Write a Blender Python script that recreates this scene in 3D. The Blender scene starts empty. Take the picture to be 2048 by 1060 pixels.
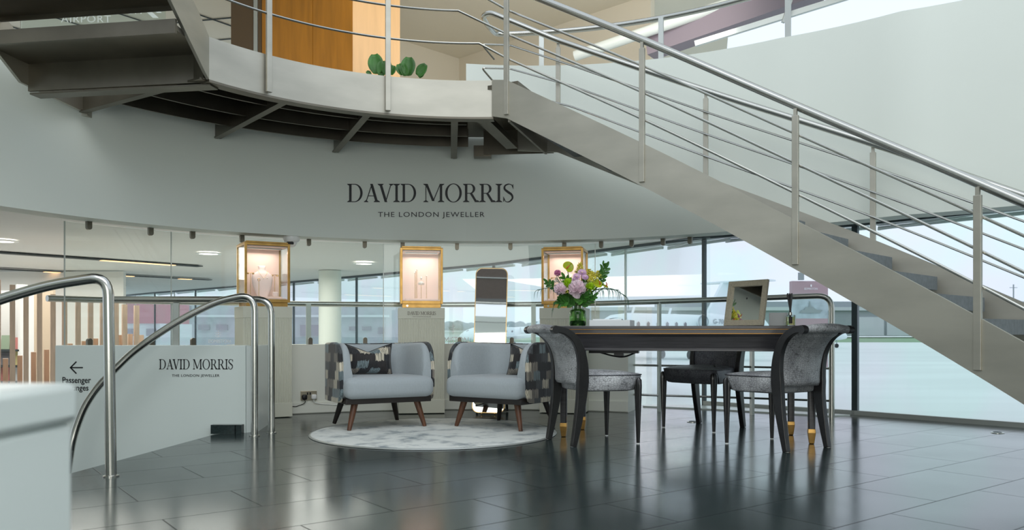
import bpy, bmesh, math, random
from mathutils import Vector, Matrix
random.seed(7)
PI = math.pi
SC = bpy.context.scene
COL = SC.collection
F, HY, H = 1600.0, 665.0, 0.74          # focal length in px (2048 wide), horizon row, eye height

# ---------------------------------------------------------------- camera, sky, light, exposure
cam_d = bpy.data.cameras.new('camera')
cam = bpy.data.objects.new('camera', cam_d); COL.objects.link(cam)
cam.location = (0, 0, H); cam.rotation_euler = (PI/2, 0, 0)
cam_d.sensor_width = 36; cam_d.lens = 36*F/2048; cam_d.shift_y = (HY-530)/2048
cam_d.clip_start = 0.05; cam_d.clip_end = 2000
cam_d.dof.use_dof = True; cam_d.dof.focus_distance = 6.2; cam_d.dof.aperture_fstop = 4.5
SC.camera = cam
vs = SC.view_settings
SC.display_settings.display_device = 'sRGB'
vs.view_transform = 'Standard'; vs.look = 'None'; vs.exposure = 0.45; vs.gamma = 1.0; vs.use_curve_mapping = False

world = bpy.data.worlds.new('overcast_sky'); SC.world = world; world.use_nodes = True
wn = world.node_tree; wn.nodes.clear()
w_out = wn.nodes.new('ShaderNodeOutputWorld'); w_bg = wn.nodes.new('ShaderNodeBackground')
w_tc = wn.nodes.new('ShaderNodeTexCoord'); w_no = wn.nodes.new('ShaderNodeTexNoise'); w_rp = wn.nodes.new('ShaderNodeValToRGB')
w_no.inputs['Scale'].default_value = 2.2; w_no.inputs['Detail'].default_value = 4
w_rp.color_ramp.elements[0].color = (0.64, 0.73, 0.84, 1); w_rp.color_ramp.elements[0].position = 0.35
w_rp.color_ramp.elements[1].color = (0.76, 0.83, 0.91, 1); w_rp.color_ramp.elements[1].position = 0.68
w_bg.inputs['Strength'].default_value = 0.96
wn.links.new(w_tc.outputs['Generated'], w_no.inputs['Vector']); wn.links.new(w_no.outputs['Fac'], w_rp.inputs['Fac'])
wn.links.new(w_rp.outputs['Color'], w_bg.inputs['Color']); wn.links.new(w_bg.outputs[0], w_out.inputs[0])

def area(name, loc, target, sx, sy, energy, color):
    l = bpy.data.lights.new(name, 'AREA'); l.shape = 'RECTANGLE'; l.size = sx; l.size_y = sy
    l.energy = energy; l.color = color
    o = bpy.data.objects.new(name, l); COL.objects.link(o); o.location = loc
    o.rotation_euler = (Vector(target)-Vector(loc)).to_track_quat('-Z', 'Y').to_euler()
    return o
area('daylight_high', (0.5, -2.0, 9.5), (-0.2, 5.5, 0.5), 10.0, 5.0, 270, (1.0, 1.0, 0.96))
area('fill_front', (0.3, -2.2, 1.6), (0.0, 6.5, 1.8), 10.0, 2.7, 190, (1.0, 1.0, 0.95))  # added fill behind the viewer, brightens the drum; no window there
area('lounge_light', (-5.5, 10.0, 1.62), (-5.5, 10.0, -1), 7.0, 4.0, 150, (1.0, 0.96, 0.9))
area('upstairs_light', (0.6, 8.6, 4.4), (-0.6, 13.0, 4.6), 4.0, 1.5, 30, (1.0, 0.93, 0.86))

# ---------------------------------------------------------------- helpers
def W(px, py, d):
    return Vector(((px-1024)/F*d, d, H+(HY-py)/F*d))
def lin(v):
    v /= 255.0
    return v/12.92 if v <= 0.04045 else ((v+0.055)/1.055)**2.4
def rgb(r, g, b): return (lin(r), lin(g), lin(b), 1)
CX, CY = -0.28, 4.05                    # centre of the round hall
def pol(r, deg, z=0.0):
    a = math.radians(deg); return Vector((CX+r*math.cos(a), CY+r*math.sin(a), z))
def ang_at(px, r):                       # angle on a circle of the hall seen at a given bearing
    k = (px-1024)/F
    a = 1+k*k; b = -2*(k*CX+CY); c = CX*CX+CY*CY-r*r
    d = (-b+math.sqrt(b*b-4*a*c))/(2*a)
    return math.degrees(math.atan2(d-CY, k*d-CX))

MATS = {}
def mat(name, color, rough=0.5, metal=0.0, spec=0.5, noise=None, bump=None, coat=0.0, stretch=None, emit=None, sheen=0.0):
    """noise=(scale, amount, detail) varies the colour; bump=(scale, strength)"""
    m = bpy.data.materials.new(name); m.use_nodes = True
    nt = m.node_tree; b = nt.nodes['Principled BSDF']
    b.inputs['Base Color'].default_value = color; b.inputs['Roughness'].default_value = rough
    b.inputs['Metallic'].default_value = metal; b.inputs['Specular IOR Level'].default_value = spec
    b.inputs['Coat Weight'].default_value = coat
    if sheen: b.inputs['Sheen Weight'].default_value = sheen
    tc = nt.nodes.new('ShaderNodeTexCoord'); mp = nt.nodes.new('ShaderNodeMapping')
    nt.links.new(tc.outputs['Object'], mp.inputs['Vector'])
    if stretch: mp.inputs['Scale'].default_value = stretch
    if noise:
        n = nt.nodes.new('ShaderNodeTexNoise'); n.inputs['Scale'].default_value = noise[0]; n.inputs['Detail'].default_value = noise[2] if len(noise) > 2 else 3
        r = nt.nodes.new('ShaderNodeValToRGB'); k = noise[1]
        r.color_ramp.elements[0].position = 0.3; r.color_ramp.elements[1].position = 0.7
        r.color_ramp.elements[0].color = tuple(c*(1-k) for c in color[:3])+(1,)
        r.color_ramp.elements[1].color = tuple(min(1, c*(1+k)) for c in color[:3])+(1,)
        nt.links.new(mp.outputs[0], n.inputs['Vector']); nt.links.new(n.outputs['Fac'], r.inputs['Fac']); nt.links.new(r.outputs['Color'], b.inputs['Base Color'])
    if bump:
        n2 = nt.nodes.new('ShaderNodeTexNoise'); n2.inputs['Scale'].default_value = bump[0]; n2.inputs['Detail'].default_value = 3
        bp = nt.nodes.new('ShaderNodeBump'); bp.inputs['Strength'].default_value = bump[1]; bp.inputs['Distance'].default_value = 0.01
        nt.links.new(mp.outputs[0], n2.inputs['Vector']); nt.links.new(n2.outputs['Fac'], bp.inputs['Height']); nt.links.new(bp.outputs[0], b.inputs['Normal'])
    if emit:
        b.inputs['Emission Color'].default_value = emit[0]; b.inputs['Emission Strength'].default_value = emit[1]
    MATS[name] = m
    return m
def N(m, t, **kw):
    n = m.node_tree.nodes.new(t)
    for k, v in kw.items():
        if k in n.inputs: n.inputs[k].default_value = v
        else: setattr(n, k, v)
    return n
def L(m, a, b): m.node_tree.links.new(a, b)
def BS(m): return m.node_tree.nodes['Principled BSDF']

class MB:
    def __init__(s): s.bm = bmesh.new()
    def face(s, pts):
        vs_ = [s.bm.verts.new(p) for p in pts]
        try: return s.bm.faces.new(vs_)
        except ValueError: return None
    def box(s, c, size, rotz=0.0, rot=None):
        M = Matrix.Translation(c) @ (rot if rot is not None else Matrix.Rotation(rotz, 4, 'Z'))
        hx, hy, hz = (v/2 for v in size)
        v = [s.bm.verts.new(M @ Vector((x*hx, y*hy, z*hz))) for x in (-1, 1) for y in (-1, 1) for z in (-1, 1)]
        for f in ((0,1,3,2), (4,6,7,5), (0,4,5,1), (2,3,7,6), (0,2,6,4), (1,5,7,3)): s.bm.faces.new([v[i] for i in f])
        return s
    def bar(s, a, b, w, t, up=(0,0,1)):          # straight flat bar from a to b
        a, b = Vector(a), Vector(b); d = (b-a); ln = d.length; d.normalize()
        x = d.cross(Vector(up)); 
        if x.length < 1e-4: x = Vector((1,0,0))
        x.normalize(); y = x.cross(d)
        v = []
        for p in (a, b):
            for i, j in ((-1,-1), (1,-1), (1,1), (-1,1)): v.append(s.bm.verts.new(p+x*(i*w/2)+y*(j*t/2)))
        for f in ((0,1,2,3), (7,6,5,4), (0,4,5,1), (1,5,6,2), (2,6,7,3), (3,7,4,0)): s.bm.faces.new([v[i] for i in f])
        return s
    def grid(s, rows, close_u=False, close_v=False):
        V = [[s.bm.verts.new(p) for p in r] for r in rows]
        nr, nc = len(V), len(V[0])
        for i in range(nr-(0 if close_u else 1)):
            for j in range(nc-(0 if close_v else 1)):
                q = [V[i][j], V[i][(j+1) % nc], V[(i+1) % nr][(j+1) % nc], V[(i+1) % nr][j]]
                try: s.bm.faces.new(q)
                except ValueError: pass
        return V
    def tube(s, path, r, seg=12, cap=True):
        P = [Vector(p) for p in path]; n = len(P)
        R = r if isinstance(r, (list, tuple)) else [r]*n
        T = [(P[min(i+1, n-1)]-P[max(i-1, 0)]).normalized() for i in range(n)]
        u = T[0].orthogonal().normalized(); rows = []
        for i in range(n):
            u = (u-T[i]*u.dot(T[i])); u.normalize(); w = T[i].cross(u)
            rows.append([P[i]+(u*math.cos(2*PI*k/seg)+w*math.sin(2*PI*k/seg))*R[i] for k in range(seg)])
        V = s.grid(rows, close_v=True)
        if cap: s.bm.faces.new(V[0][::-1]); s.bm.faces.new(V[-1])
        return s
    def lathe(s, prof, c=(0,0,0), seg=24, cap=True):
        c = Vector(c)
        rows = [[c+Vector((r*math.cos(2*PI*k/seg), r*math.sin(2*PI*k/seg), z)) for k in range(seg)] for r, z in prof]
        V = s.grid(rows, close_v=True)
        if cap:
            if prof[0][0] > 1e-4: s.bm.faces.new(V[0][::-1])
            if prof[-1][0] > 1e-4: s.bm.faces.new(V[-1])
        return s
    def prism(s, outline, z0, z1, M=None):         # outline of (x, y)
        M = M or Matrix()
        a = [s.bm.verts.new(M @ Vector((x, y, z0))) for x, y in outline]; b = [s.bm.verts.new(M @ Vector((x, y, z1))) for x, y in outline]
        n = len(outline)
        s.bm.faces.new(a[::-1]); s.bm.faces.new(b)
        for i in range(n): s.bm.faces.new([a[i], a[(i+1) % n], b[(i+1) % n], b[i]])
        return s
    def wall(s, path, th, z0, z1):                 # vertical band along a plan path; z0, z1 numbers or per-point lists; th grows to the left of travel
        P = [Vector((p[0], p[1])) for p in path]; n = len(P)
        Z0 = z0 if isinstance(z0, (list, tuple)) else [z0]*n; Z1 = z1 if isinstance(z1, (list, tuple)) else [z1]*n
        rows = []
        for i in range(n):
            t = (P[min(i+1, n-1)]-P[max(i-1, 0)]).normalized(); nn = Vector((-t.y, t.x))*th
            a, b = P[i], P[i]+nn
            rows.append([(a.x,a.y,Z0[i]), (b.x,b.y,Z0[i]), (b.x,b.y,Z1[i]), (a.x,a.y,Z1[i])])
        V = s.grid(rows, close_v=True)
        s.bm.faces.new(V[0][::-1]); s.bm.faces.new(V[-1])
        return s
    def ico(s, c, r, sub=2, scale=(1,1,1), jitter=0.0):
        g = bmesh.ops.create_icosphere(s.bm, subdivisions=sub, radius=r)
        for v in g['verts']:
            k = 1+random.uniform(-jitter, jitter)
            v.co = Vector((v.co.x*scale[0]*k, v.co.y*scale[1]*k, v.co.z*scale[2]*k))+Vector(c)
        return s
    def build(s, name, m, parent=None, world=False, smooth=True, angle=40, bevel=0.0, bseg=2, loc=None, subsurf=0):
        bmesh.ops.recalc_face_normals(s.bm, faces=s.bm.faces)
        if world and parent is not None: s.bm.transform(PM[parent.name].inverted())
        if loc is not None: s.bm.transform(Matrix.Translation(-Vector(loc)))
        me = bpy.data.meshes.new(name); s.bm.to_mesh(me); s.bm.free()
        if smooth:
            me.polygons.foreach_set('use_smooth', [True]*len(me.polygons)); me.set_sharp_from_angle(angle=math.radians(angle))
        o = bpy.data.objects.new(name, me); COL.objects.link(o)
        if m: me.materials.append(m if not isinstance(m, str) else MATS[m])
        if parent is not None: o.parent = parent
        if loc is not None: o.location = loc
        if bevel:
            bv = o.modifiers.new('bevel', 'BEVEL'); bv.width = bevel; bv.segments = bseg; bv.limit_method = 'ANGLE'; bv.harden_normals = False
        if subsurf:
            ss = o.modifiers.new('subsurf', 'SUBSURF'); ss.levels = subsurf; ss.render_levels = subsurf
        return o
PM = {}
def thing(name, label, cat, loc=(0,0,0), rotz=0.0, group=None):
    o = bpy.data.objects.new(name, None); COL.objects.link(o); o.empty_display_size = 0.1
    o.location = loc; o.rotation_euler = (0, 0, rotz); o['label'] = label; o['category'] = cat
    if group: o['group'] = group
    PM[o.name] = Matrix.Translation(loc) @ Matrix.Rotation(rotz, 4, 'Z')
    return o
def tag(o, label, cat, group=None, kind=None):
    o['label'] = label; o['category'] = cat
    if group: o['group'] = group
    if kind: o['kind'] = kind
    return o
def struct(o, label=None):
    o['kind'] = 'structure'
    if label: o['label'] = label
    return o
def dup(root, loc, rotz, label, group=None):
    r = root.copy(); COL.objects.link(r); r.location = loc; r.rotation_euler = (0, 0, rotz); r['label'] = label
    PM[r.name] = Matrix.Translation(loc) @ Matrix.Rotation(rotz, 4, 'Z')
    if group: r['group'] = group
    for ch in list(root.children):
        c = ch.copy(); COL.objects.link(c); c.parent = r
        for g in list(ch.children):
            d = g.copy(); COL.objects.link(d); d.parent = c
    return r
def crom(P, n=8):                                  # Catmull-Rom through points
    P = [Vector(p) for p in P]; out = []
    E = [2*P[0]-P[1]]+P+[2*P[-1]-P[-2]]
    for i in range(1, len(E)-2):
        for k in range(n):
            t = k/n; a, b, c, d = E[i-1], E[i], E[i+1], E[i+2]
            out.append(0.5*((2*b)+(c-a)*t+(2*a-5*b+4*c-d)*t*t+(3*b-a-3*c+d)*t**3))
    out.append(P[-1]); return out
def rounded(P, r, n=6):                            # polyline with rounded corners
    P = [Vector(p) for p in P]; out = [P[0]]
    for i in range(1, len(P)-1):
        a, b, c = P[i-1], P[i], P[i+1]
        k = min(r, (a-b).length*0.49, (c-b).length*0.49)
        s, e = b+(a-b).normalized()*k, b+(c-b).normalized()*k
        for j in range(n+1):
            t = j/n; out.append(s*(1-t)**2+b*2*t*(1-t)+e*t*t)
    out.append(P[-1]); return out
def rbox(sx, sy, sz, r, seg=4):
    m = MB(); m.box((0,0,0), (sx, sy, sz))
    bmesh.ops.bevel(m.bm, geom=list(m.bm.edges), offset=r, segments=seg, profile=0.5, affect='EDGES')
    return m

# ---------------------------------------------------------------- materials
mat('wall_paint', rgb(224, 230, 222), 0.6, noise=(0.7, 0.02))
mat('lounge_paint', rgb(226, 226, 222), 0.7)
mat('cream_paint', rgb(226, 218, 200), 0.7)
mat('low_wall_paint', rgb(224, 226, 216), 0.55)
mat('sign_paint', rgb(212, 222, 218), 0.4)
mat('white_gloss', rgb(222, 230, 226), 0.25)
steel = mat('brushed_steel', rgb(184, 181, 170), 0.5, 1.0, noise=(2.2, 0.10, 4), stretch=(1, 1, 3))
mat('polished_steel', rgb(190, 190, 184), 0.2, 1.0)
mat('shade_and_clip_steel', rgb(118, 113, 102), 0.38, 1.0, noise=(3, 0.15))  # stair steel darkened to hold the shade below landing and flight; also dark clips
mat('tread_stone', rgb(116, 122, 124), 0.75, noise=(30, 0.12))
mat('aluminium', rgb(70, 80, 84), 0.35, 0.6)
mat('pale_metal', rgb(196, 200, 196), 0.4, 0.7)
mat('black_vinyl', rgb(22, 24, 28), 0.5)
mat('white_vinyl', rgb(245, 247, 250), 0.6)
mat('bronze_letters', rgb(70, 56, 44), 0.4, 0.3)
mat('pedestal_paint', rgb(212, 212, 196), 0.5)
mat('brass', rgb(186, 146, 84), 0.34, 0.95, noise=(14, 0.18))
mat('pale_gold', rgb(214, 178, 120), 0.22, 1.0)
mat('blush_panel', rgb(236, 218, 208), 0.8)
mat('blush_leather', rgb(240, 228, 224), 0.55)
mat('pearl', rgb(240, 236, 226), 0.15, 0.2)
mat('black_lacquer', rgb(30, 29, 30), 0.28, 0.0, 0.6, noise=(6, 0.25), stretch=(1, 8, 8))
mat('desk_wood', rgb(52, 51, 54), 0.33, noise=(9, 0.35, 5), stretch=(0.6, 9, 9), coat=0.15)
mat('gilt_line', rgb(150, 112, 62), 0.35, 0.7)
mat('walnut', rgb(92, 58, 38), 0.4, noise=(7, 0.45, 5), stretch=(9, 9, 0.8))
mat('ebony_wood', rgb(36, 30, 27), 0.4, noise=(10, 0.3))
mat('grey_linen', rgb(164, 172, 176), 0.9, noise=(60, 0.05, 4), bump=(260, 0.12), stretch=(5, 1, 1), sheen=0.2)
mat('green_glass_dark', rgb(20, 60, 24), 0.1)
mat('leaf', rgb(56, 108, 38), 0.45, noise=(8, 0.35))
mat('leaf_bright', rgb(78, 138, 50), 0.45, noise=(8, 0.3))
mat('frond', rgb(26, 74, 48), 0.5)
mat('stem', rgb(70, 110, 48), 0.5)
mat('peony_pink', rgb(244, 224, 232), 0.7, noise=(14, 0.10))
mat('mum_mauve', rgb(220, 184, 214), 0.7, noise=(12, 0.12))
mat('lime_green', rgb(170, 208, 30), 0.6, noise=(30, 0.2))
mat('anthurium_green', rgb(164, 176, 40), 0.22, noise=(7, 0.25))
mat('coral', rgb(214, 96, 60), 0.5)
mat('yellow_petal', rgb(250, 238, 120), 0.6, noise=(20, 0.12))
mat('rose_pink', rgb(206, 130, 170), 0.6)
mat('white_petal', rgb(236, 236, 226), 0.6)
mat('white_card', rgb(232, 236, 238), 0.6)
mat('grey_paper', rgb(150, 154, 156), 0.6)
mat('frame_shagreen', rgb(194, 184, 162), 0.5, noise=(90, 0.10), bump=(120, 0.5))
mat('amber_oil', rgb(196, 186, 96), 0.08)
mat('black_plastic', rgb(20, 20, 22), 0.35)
mat('white_plastic', rgb(236, 238, 236), 0.35)
mat('socket_metal', rgb(178, 170, 150), 0.35, 0.8)
mat('fin_wood', rgb(218, 192, 170), 0.6, noise=(8, 0.1), stretch=(6, 6, 0.6))
mat('crimson', rgb(158, 14, 44), 0.6)
mat('lounge_stone', rgb(196, 198, 194), 0.5)
mat('slot_dark', rgb(50, 60, 62), 0.7)
mat('warm_lamp', rgb(255, 200, 140), 0.5, emit=((1.0, 0.60, 0.30, 1), 1.3))
mat('white_lamp', rgb(255, 250, 240), 0.5, emit=((1.0, 0.96, 0.9, 1), 2.5))
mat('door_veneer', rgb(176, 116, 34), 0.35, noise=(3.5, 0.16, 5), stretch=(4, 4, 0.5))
mat('pale_wood', rgb(206, 166, 116), 0.4, noise=(3.5, 0.07, 5), stretch=(4, 4, 0.5))  # paler wood tone for the corner panel of the timber block
mat('brown_panel', rgb(96, 76, 52), 0.4)
mat('bronze_cladding', rgb(92, 82, 74), 0.4, 0.5, noise=(20, 0.06))
mat('mauve_beam', rgb(142, 132, 142), 0.6)
mat('tarmac', rgb(214, 222, 219), 0.85, noise=(0.15, 0.08, 6), stretch=(0.25, 1.6, 1))
mat('grass', rgb(128, 158, 124), 0.9, noise=(0.1, 0.1))
mat('hangar_grey', rgb(150, 160, 162), 0.7)
mat('hangar_pale', rgb(196, 204, 206), 0.7)
mat('shingle_grey', rgb(150, 156, 162), 0.7, noise=(2.5, 0.12, 4))
mat('window_dark', rgb(94, 84, 100), 0.2)
mat('jet_white', rgb(226, 236, 240), 0.3)
mat('jet_grey', rgb(150, 160, 166), 0.35)
mat('mauve_board', rgb(176, 152, 158), 0.6)
mat('photo_grey', rgb(176, 190, 198), 0.6, noise=(4, 0.18))
mat('tree_haze', rgb(112, 132, 136), 0.9, noise=(0.6, 0.2))
mat('bark', rgb(80, 70, 60), 0.9)
mat('terracotta', rgb(120, 112, 104), 0.7)
for i, c in enumerate(((178, 60, 50), (60, 96, 120), (214, 190, 90), (90, 120, 80), (220, 220, 214), (50, 50, 56), (200, 140, 120))):
    mat('cover_%d' % i, rgb(*[int(v*0.6+90) for v in c]), 0.6)

# stone floor tiles: dark polished slabs laid askew
m = mat('floor_stone', rgb(46, 55, 55), 0.16, 0, 0.85)
nt = m.node_tree
tc = N(m, 'ShaderNodeTexCoord'); mp = N(m, 'ShaderNodeMapping'); mp.inputs['Rotation'].default_value = (0, 0, math.radians(-37))
br = N(m, 'ShaderNodeTexBrick', Scale=1.0); br.offset = 0.5; br.inputs['Brick Width'].default_value = 0.80; br.inputs['Row Height'].default_value = 0.42
br.inputs['Mortar Size'].default_value = 0.004; br.inputs['Mortar Smooth'].default_value = 0.3; br.inputs['Bias'].default_value = 0.0
br.inputs['Color1'].default_value = rgb(34, 46, 47); br.inputs['Color2'].default_value = rgb(50, 61, 60); br.inputs['Mortar'].default_value = rgb(26, 32, 32)
sp = N(m, 'ShaderNodeTexNoise', Scale=55.0, Detail=4.0); bl = N(m, 'ShaderNodeTexNoise', Scale=2.0, Detail=3.0)
mx = N(m, 'ShaderNodeMix', data_type='RGBA', blend_type='MULTIPLY'); mx.inputs['Factor'].default_value = 0.5
rp = N(m, 'ShaderNodeValToRGB'); rp.color_ramp.elements[0].position = 0.3; rp.color_ramp.elements[0].color = (0.45, 0.45, 0.45, 1); rp.color_ramp.elements[1].position = 0.75; rp.color_ramp.elements[1].color = (1.35, 1.35, 1.35, 1)
mr = N(m, 'ShaderNodeMapRange'); mr.inputs['To Min'].default_value = 0.10; mr.inputs['To Max'].default_value = 0.24
bp = N(m, 'ShaderNodeBump', Strength=0.35, Distance=0.004); bp.invert = True
L(m, tc.outputs['Object'], mp.inputs[0]); L(m, mp.outputs[0], br.inputs['Vector']); L(m, tc.outputs['Object'], sp.inputs['Vector']); L(m, tc.outputs['Object'], bl.inputs['Vector'])
L(m, sp.outputs['Fac'], rp.inputs[0]); L(m, br.outputs['Color'], mx.inputs[6]); L(m, rp.outputs[0], mx.inputs[7]); L(m, mx.outputs[2], BS(m).inputs['Base Color'])
L(m, bl.outputs['Fac'], mr.inputs[0]); L(m, mr.outputs[0], BS(m).inputs['Roughness']); L(m, br.outputs['Fac'], bp.inputs['Height']); L(m, bp.outputs[0], BS(m).inputs['Normal'])
js = N(m, 'ShaderNodeMapRange'); js.inputs['To Min'].default_value = 0.52; js.inputs['To Max'].default_value = 0.05; L(m, br.outputs['Fac'], js.inputs[0]); L(m, js.outputs[0], BS(m).inputs['Specular IOR Level'])
jc = N(m, 'ShaderNodeMapRange'); jc.inputs['To Min'].default_value = 0.10; jc.inputs['To Max'].default_value = 0.0; L(m, br.outputs['Fac'], jc.inputs[0]); L(m, jc.outputs[0], BS(m).inputs['Coat Weight'])
BS(m).inputs['Coat Roughness'].default_value = 0.2; BS(m).inputs['Coat IOR'].default_value = 1.7

def glass_mat(name, tint, refl=1.0, tint2=None, ior=1.45):
    m = bpy.data.materials.new(name); m.use_nodes = True; n = m.node_tree; n.nodes.clear()
    o = n.nodes.new('ShaderNodeOutputMaterial'); tr = n.nodes.new('ShaderNodeBsdfTransparent'); gl = n.nodes.new('ShaderNodeBsdfGlossy')
    fr = n.nodes.new('ShaderNodeFresnel'); fr.inputs[0].default_value = ior; mi = n.nodes.new('ShaderNodeMixShader'); mu = n.nodes.new('ShaderNodeMath'); mu.operation = 'MULTIPLY'; mu.inputs[1].default_value = refl
    tr.inputs[0].default_value = tint; gl.inputs['Roughness'].default_value = 0.0; gl.inputs[0].default_value = (1, 1, 1, 1)
    if tint2:
        tcn = n.nodes.new('ShaderNodeTexCoord'); no = n.nodes.new('ShaderNodeTexNoise'); no.inputs['Scale'].default_value = 1.4; no.inputs['Detail'].default_value = 2
        r = n.nodes.new('ShaderNodeValToRGB'); r.color_ramp.elements[0].color = tint; r.color_ramp.elements[0].position = 0.38; r.color_ramp.elements[1].color = tint2; r.color_ramp.elements[1].position = 0.62
        n.links.new(tcn.outputs['Object'], no.inputs[0]); n.links.new(no.outputs[0], r.inputs[0]); n.links.new(r.outputs[0], tr.inputs[0])
    n.links.new(fr.outputs[0], mu.inputs[0]); n.links.new(mu.outputs[0], mi.inputs[0]); n.links.new(tr.outputs[0], mi.inputs[1]); n.links.new(gl.outputs[0], mi.inputs[2]); n.links.new(mi.outputs[0], o.inputs[0])
    MATS[name] = m; return m
glass_mat('screen_glass', (0.96, 0.985, 0.975, 1), 0.55)
glass_mat('window_glass', (0.93, 0.985, 0.965, 1), 0.3, (0.965, 0.955, 0.97, 1))
glass_mat('case_glass', (0.98, 0.985, 0.985, 1), 0.6)
glass_mat('jar_glass', (0.50, 0.78, 0.38, 1), 0.9)
glass_mat('clear_glass', (0.94, 0.97, 0.95, 1), 0.9)
glass_mat('oil_glass', (0.93, 0.92, 0.62, 1), 0.9)
glass_mat('graphic_glass', (0.90, 0.95, 0.94, 1), 0.7)
mm = mat('mirror', (0.92, 0.94, 0.92, 1), 0.02, 1.0)

# crocodile-embossed leather
def croc(name, base, k):
    m = mat(name, base, 0.45, 0.15, 0.5)
    tc = N(m, 'ShaderNodeTexCoord'); mp = N(m, 'ShaderNodeMapping'); mp.inputs['Scale'].default_value = (1.0, 1.0, 1.6)
    v = N(m, 'ShaderNodeTexVoronoi', feature='DISTANCE_TO_EDGE', Scale=52.0, Randomness=0.75); no = N(m, 'ShaderNodeTexNoise', Scale=6.0, Detail=3.0)
    r = N(m, 'ShaderNodeValToRGB'); r.color_ramp.elements[0].position = 0.0; r.color_ramp.elements[0].color = tuple(c*0.35 for c in base[:3])+(1,); r.color_ramp.elements[1].position = 0.10; r.color_ramp.elements[1].color = base
    r2 = N(m, 'ShaderNodeValToRGB'); r2.color_ramp.elements[0].position = 0.35; r2.color_ramp.elements[0].color = (k, k, k*1.02, 1); r2.color_ramp.elements[1].position = 0.65; r2.color_ramp.elements[1].color = (1.25, 1.25, 1.25, 1)
    mx = N(m, 'ShaderNodeMix', data_type='RGBA', blend_type='MULTIPLY'); mx.inputs['Factor'].default_value = 1.0
    bp = N(m, 'ShaderNodeBump', Strength=0.5, Distance=0.003)
    L(m, tc.outputs['Object'], mp.inputs[0]); L(m, mp.outputs[0], v.inputs['Vector']); L(m, tc.outputs['Object'], no.inputs['Vector'])
    L(m, v.outputs['Distance'], r.inputs[0]); L(m, no.outputs['Fac'], r2.inputs[0]); L(m, r.outputs[0], mx.inputs[6]); L(m, r2.outputs[0], mx.inputs[7]); L(m, mx.outputs[2], BS(m).inputs['Base Color'])
    L(m, v.outputs['Distance'], bp.inputs['Height']); L(m, bp.outputs[0], BS(m).inputs['Normal'])
croc('silver_croc', rgb(184, 186, 188), 0.62)
croc('dark_croc', rgb(98, 100, 106), 0.55)

# black, beige and teal brush-stroke fabric
m = mat('stroke_fabric', rgb(40, 42, 46), 0.7, sheen=0.2)
tc = N(m, 'ShaderNodeTexCoord'); ad = N(m, 'ShaderNodeVectorMath', operation='ADD')
sx_ = N(m, 'ShaderNodeSeparateXYZ'); sm = N(m, 'ShaderNodeMath', operation='ADD'); cb = N(m, 'ShaderNodeCombineXYZ')
dv = N(m, 'ShaderNodeVectorMath', operation='DIVIDE'); dv.inputs[1].default_value = (0.088, 0.066, 1.0)
rw = N(m, 'ShaderNodeSeparateXYZ'); rf = N(m, 'ShaderNodeMath', operation='FLOOR'); rs = N(m, 'ShaderNodeMath', operation='MULTIPLY_ADD'); rs.inputs[1].default_value = 0.37
cb2 = N(m, 'ShaderNodeCombineXYZ'); fl = N(m, 'ShaderNodeVectorMath', operation='FLOOR'); br = N(m, 'ShaderNodeTexWhiteNoise')
L(m, dv.outputs[0], rw.inputs[0]); L(m, rw.outputs[1], rf.inputs[0]); L(m, rf.outputs[0], rs.inputs[0]); L(m, rw.outputs[0], rs.inputs[2]); L(m, rs.outputs[0], cb2.inputs[0]); L(m, rf.outputs[0], cb2.inputs[1]); L(m, cb2.outputs[0], fl.inputs[0]); L(m, fl.outputs[0], br.inputs['Vector'])
rp = N(m, 'ShaderNodeValToRGB'); rp.color_ramp.interpolation = 'CONSTANT'
cols = [(0.0, rgb(28, 29, 32)), (0.20, rgb(70, 74, 76)), (0.34, rgb(34, 30, 30)), (0.46, rgb(112, 128, 132)), (0.58, rgb(40, 42, 46)), (0.68, rgb(206, 198, 178)), (0.84, rgb(128, 122, 112))]
while len(rp.color_ramp.elements) < len(cols): rp.color_ramp.elements.new(0.5)
for e, (p, c) in zip(rp.color_ramp.elements, cols): e.position = p; e.color = c
st = N(m, 'ShaderNodeTexNoise', Scale=1.0, Detail=3.0); mps = N(m, 'ShaderNodeMapping'); mps.inputs['Scale'].default_value = (170, 170, 9)
wob = N(m, 'ShaderNodeTexNoise', Scale=90.0, Detail=2.0); wm = N(m, 'ShaderNodeMath', operation='MULTIPLY_ADD'); wm.inputs[1].default_value = 0.045; 
r2 = N(m, 'ShaderNodeValToRGB'); r2.color_ramp.elements[0].position = 0.38; r2.color_ramp.elements[0].color = (0.3, 0.3, 0.3, 1); r2.color_ramp.elements[1].position = 0.62; r2.color_ramp.elements[1].color = (1.2, 1.2, 1.2, 1)
mx = N(m, 'ShaderNodeMix', data_type='RGBA', blend_type='MULTIPLY'); mx.inputs['Factor'].default_value = 0.8
wmp = N(m, 'ShaderNodeMapping'); wmp.inputs['Scale'].default_value = (1.5, 1.5, 0.04)
L(m, tc.outputs['Object'], sx_.inputs[0]); L(m, sx_.outputs[0], sm.inputs[0]); L(m, sx_.outputs[1], sm.inputs[1]); L(m, sm.outputs[0], cb.inputs[0])
L(m, tc.outputs['Object'], wmp.inputs[0]); L(m, wmp.outputs[0], wob.inputs['Vector']); L(m, wob.outputs['Fac'], wm.inputs[0]); L(m, sx_.outputs[2], wm.inputs[2]); L(m, wm.outputs[0], cb.inputs[1])
L(m, cb.outputs[0], dv.inputs[0]); L(m, br.outputs['Value'], rp.inputs[0]); L(m, tc.outputs['Object'], mps.inputs[0]); L(m, mps.outputs[0], st.inputs['Vector']); L(m, st.outputs['Fac'], r2.inputs[0])
L(m, rp.outputs[0], mx.inputs[6]); L(m, r2.outputs[0], mx.inputs[7]); L(m, mx.outputs[2], BS(m).inputs['Base Color'])

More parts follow.
